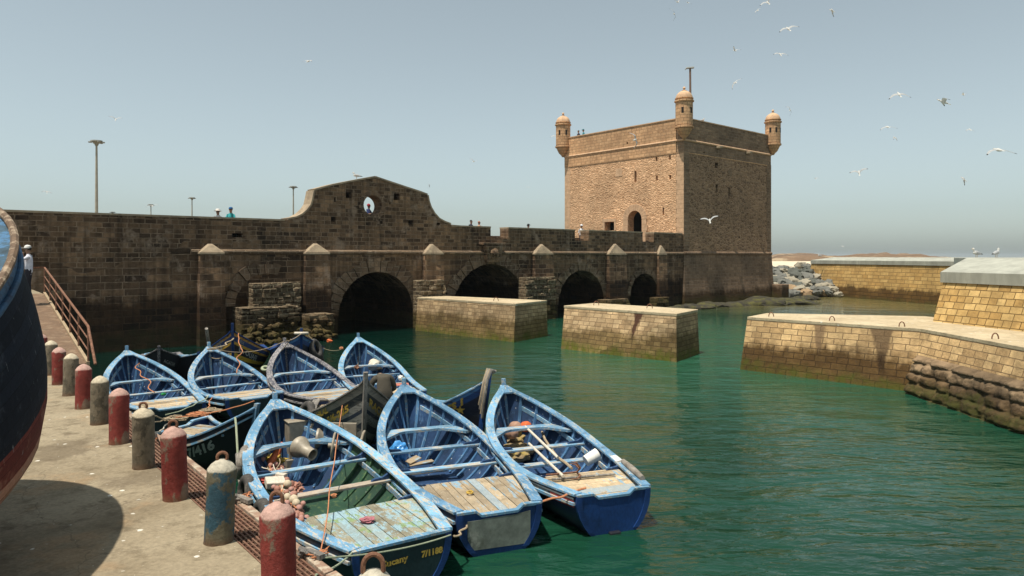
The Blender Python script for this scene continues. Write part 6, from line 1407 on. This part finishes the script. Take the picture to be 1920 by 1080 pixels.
rope(sag(P(391, 655, 1.7), P(437, 632, 1.7), .12, 14, .2, 3), .024, 'rope', 'thick tan rope from the grey post to the yellow striped bow'); rope(sag(P(390, 650, 1.8), P(532, 640, 1.75), .25), .010, 'rope', 'thin line from the grey post to the grey-railed bow'); rope(sag(P(391, 668, 1.3), P(430, 662, 1.4), .12), .012, 'rope', 'line sagging from the grey post under its lashing')
rope(sag(P(450, 625, 1.9), P(446, 700, .9), .0, 14, .12, 8), .014, 'rope_o', 'orange rope hanging over the yellow striped hull'); rope(sag(P(578, 628, 1.5), P(640, 655, 1.0), .25), .008, 'rope', 'thin line from white ring boat to the bright blue boat')
mb = MB(); mb.lump((0, 0, 0), (.12, .09, .09), 2, .3, 3, 7); o = thing(mb, 'small_float', 'bu_or', 'small orange-red float on the line by the first arch', 'float', smooth=True); o.location = P(618, 639, .6)
for k, (a, b, z1, z2) in enumerate((((316, 786), (266, 762), .75, 2.4), ((316, 790), (290, 812), .75, 1.7), ((310, 778), (392, 742), .8, .8), ((330, 783), (476, 752), .8, 1.3), ((318, 782), (268, 790), .8, 1.7), ((312, 800), (295, 822), .7, 1.65), ((389, 768), (396, 745), .7, .85))):
    rope(sag(P(*a, z1), P(*b, z2), .06, 12, .05, k), .013, ('rope', 'rope_w', 'rope_g', 'rope_o', 'rope', 'rope_o', 'rope_o')[k], ('tan line from small black boat to the shackled bollard', 'pale line from small black boat to the quay edge', 'greenish line from small black boat to the stern ahead', 'orange-brown line along the small black boat', 'tan line drooping toward the second concrete bollard', 'rust rope at the corner of the small black boat', 'short orange rope between two boat sterns')[k])
rope(sag(P(203, 690, .95), P(262, 672, 1.2), .1), .012, 'rope', 'rope across the bow of the boat by the gangway'); rope(sag(P(255, 672, 1.2), P(285, 735, .6), .0, 12, .15, 4), .014, 'rope_o', 'reddish rope dropped inside the boat by the gangway')
# heavy ropes over the navy bow with the star
for k in range(4):
    rope([local(e10, (h10.L+.12-.03*k, .14, 1.85-.02*k)), local(e10, (h10.L+.12-.04*k, 0, 1.9)), local(e10, (h10.L+.10-.03*k, -.12, 1.68)), local(e10, (h10.L+.04-.03*k, -.15-.01*k, 1.25)), local(e10, (h10.L-.03-.03*k, -.15, .8+.1*k))], .035, 'rope' if k % 2 else 'grey_wood', ('first', 'second', 'third', 'fourth')[k]+' thick frayed rope loop over the starred navy bow, counted from the stem', 'rope_loop', 'thick rope loops on the navy bow')
# short planks and debris along the lip of the quay
for px, py, lab in ((458, 940, 'splintered grey cleat on the quay edge by the black tyre'), (588, 1042, 'splintered grey cleat on the quay edge near the transom')):
    mb = MB(); mb.box((-.14, -.035, 0), (.14, .035, .05)); mb.lump((.1, .05, .03), (.07, .05, .04), 2, .5, 5, px); o = thing(mb, 'cleat', 'grey_wood', lab, 'cleat', 'wooden cleats on the quay edge', bev=.005); o.location = P(px, py, ZQ+.02); o.rotation_euler = (0, 0, gz+.2)
for k, (px, py) in enumerate(((461, 932), (598, 1040))):
    mb = MB(); rnd = random.Random(k); pts = [P(px, py, ZQ+.03)+Vector((rnd.gauss(0, .05), rnd.gauss(0, .05), .03*rnd.random())) for q in range(30)]; mb.tube(pts, .006, 5); thing(mb, 'cord_tangle', 'rope_o', ('orange cord tangle on the far cleat', 'orange cord tangle on the near cleat')[k], 'rope', RG, smooth=True)

# ------------------------------------------------------------ sea air
hm = bpy.data.materials.new('haze_air'); hm.use_nodes = True; hn = hm.node_tree.nodes; hn.remove(hn['Principled BSDF'])
hv = hn.new('ShaderNodeVolumePrincipled'); hv.inputs['Color'].default_value = (.86, .93, .95, 1); hv.inputs['Density'].default_value = .00016; hv.inputs['Anisotropy'].default_value = .3
hm.node_tree.links.new(hv.outputs[0], hn['Material Output'].inputs['Volume'])
mb = MB(); mb.box((-9200, -120, -3), (9200, 9200, 24)); tag(mb.build('haze', hm), kind='stuff')
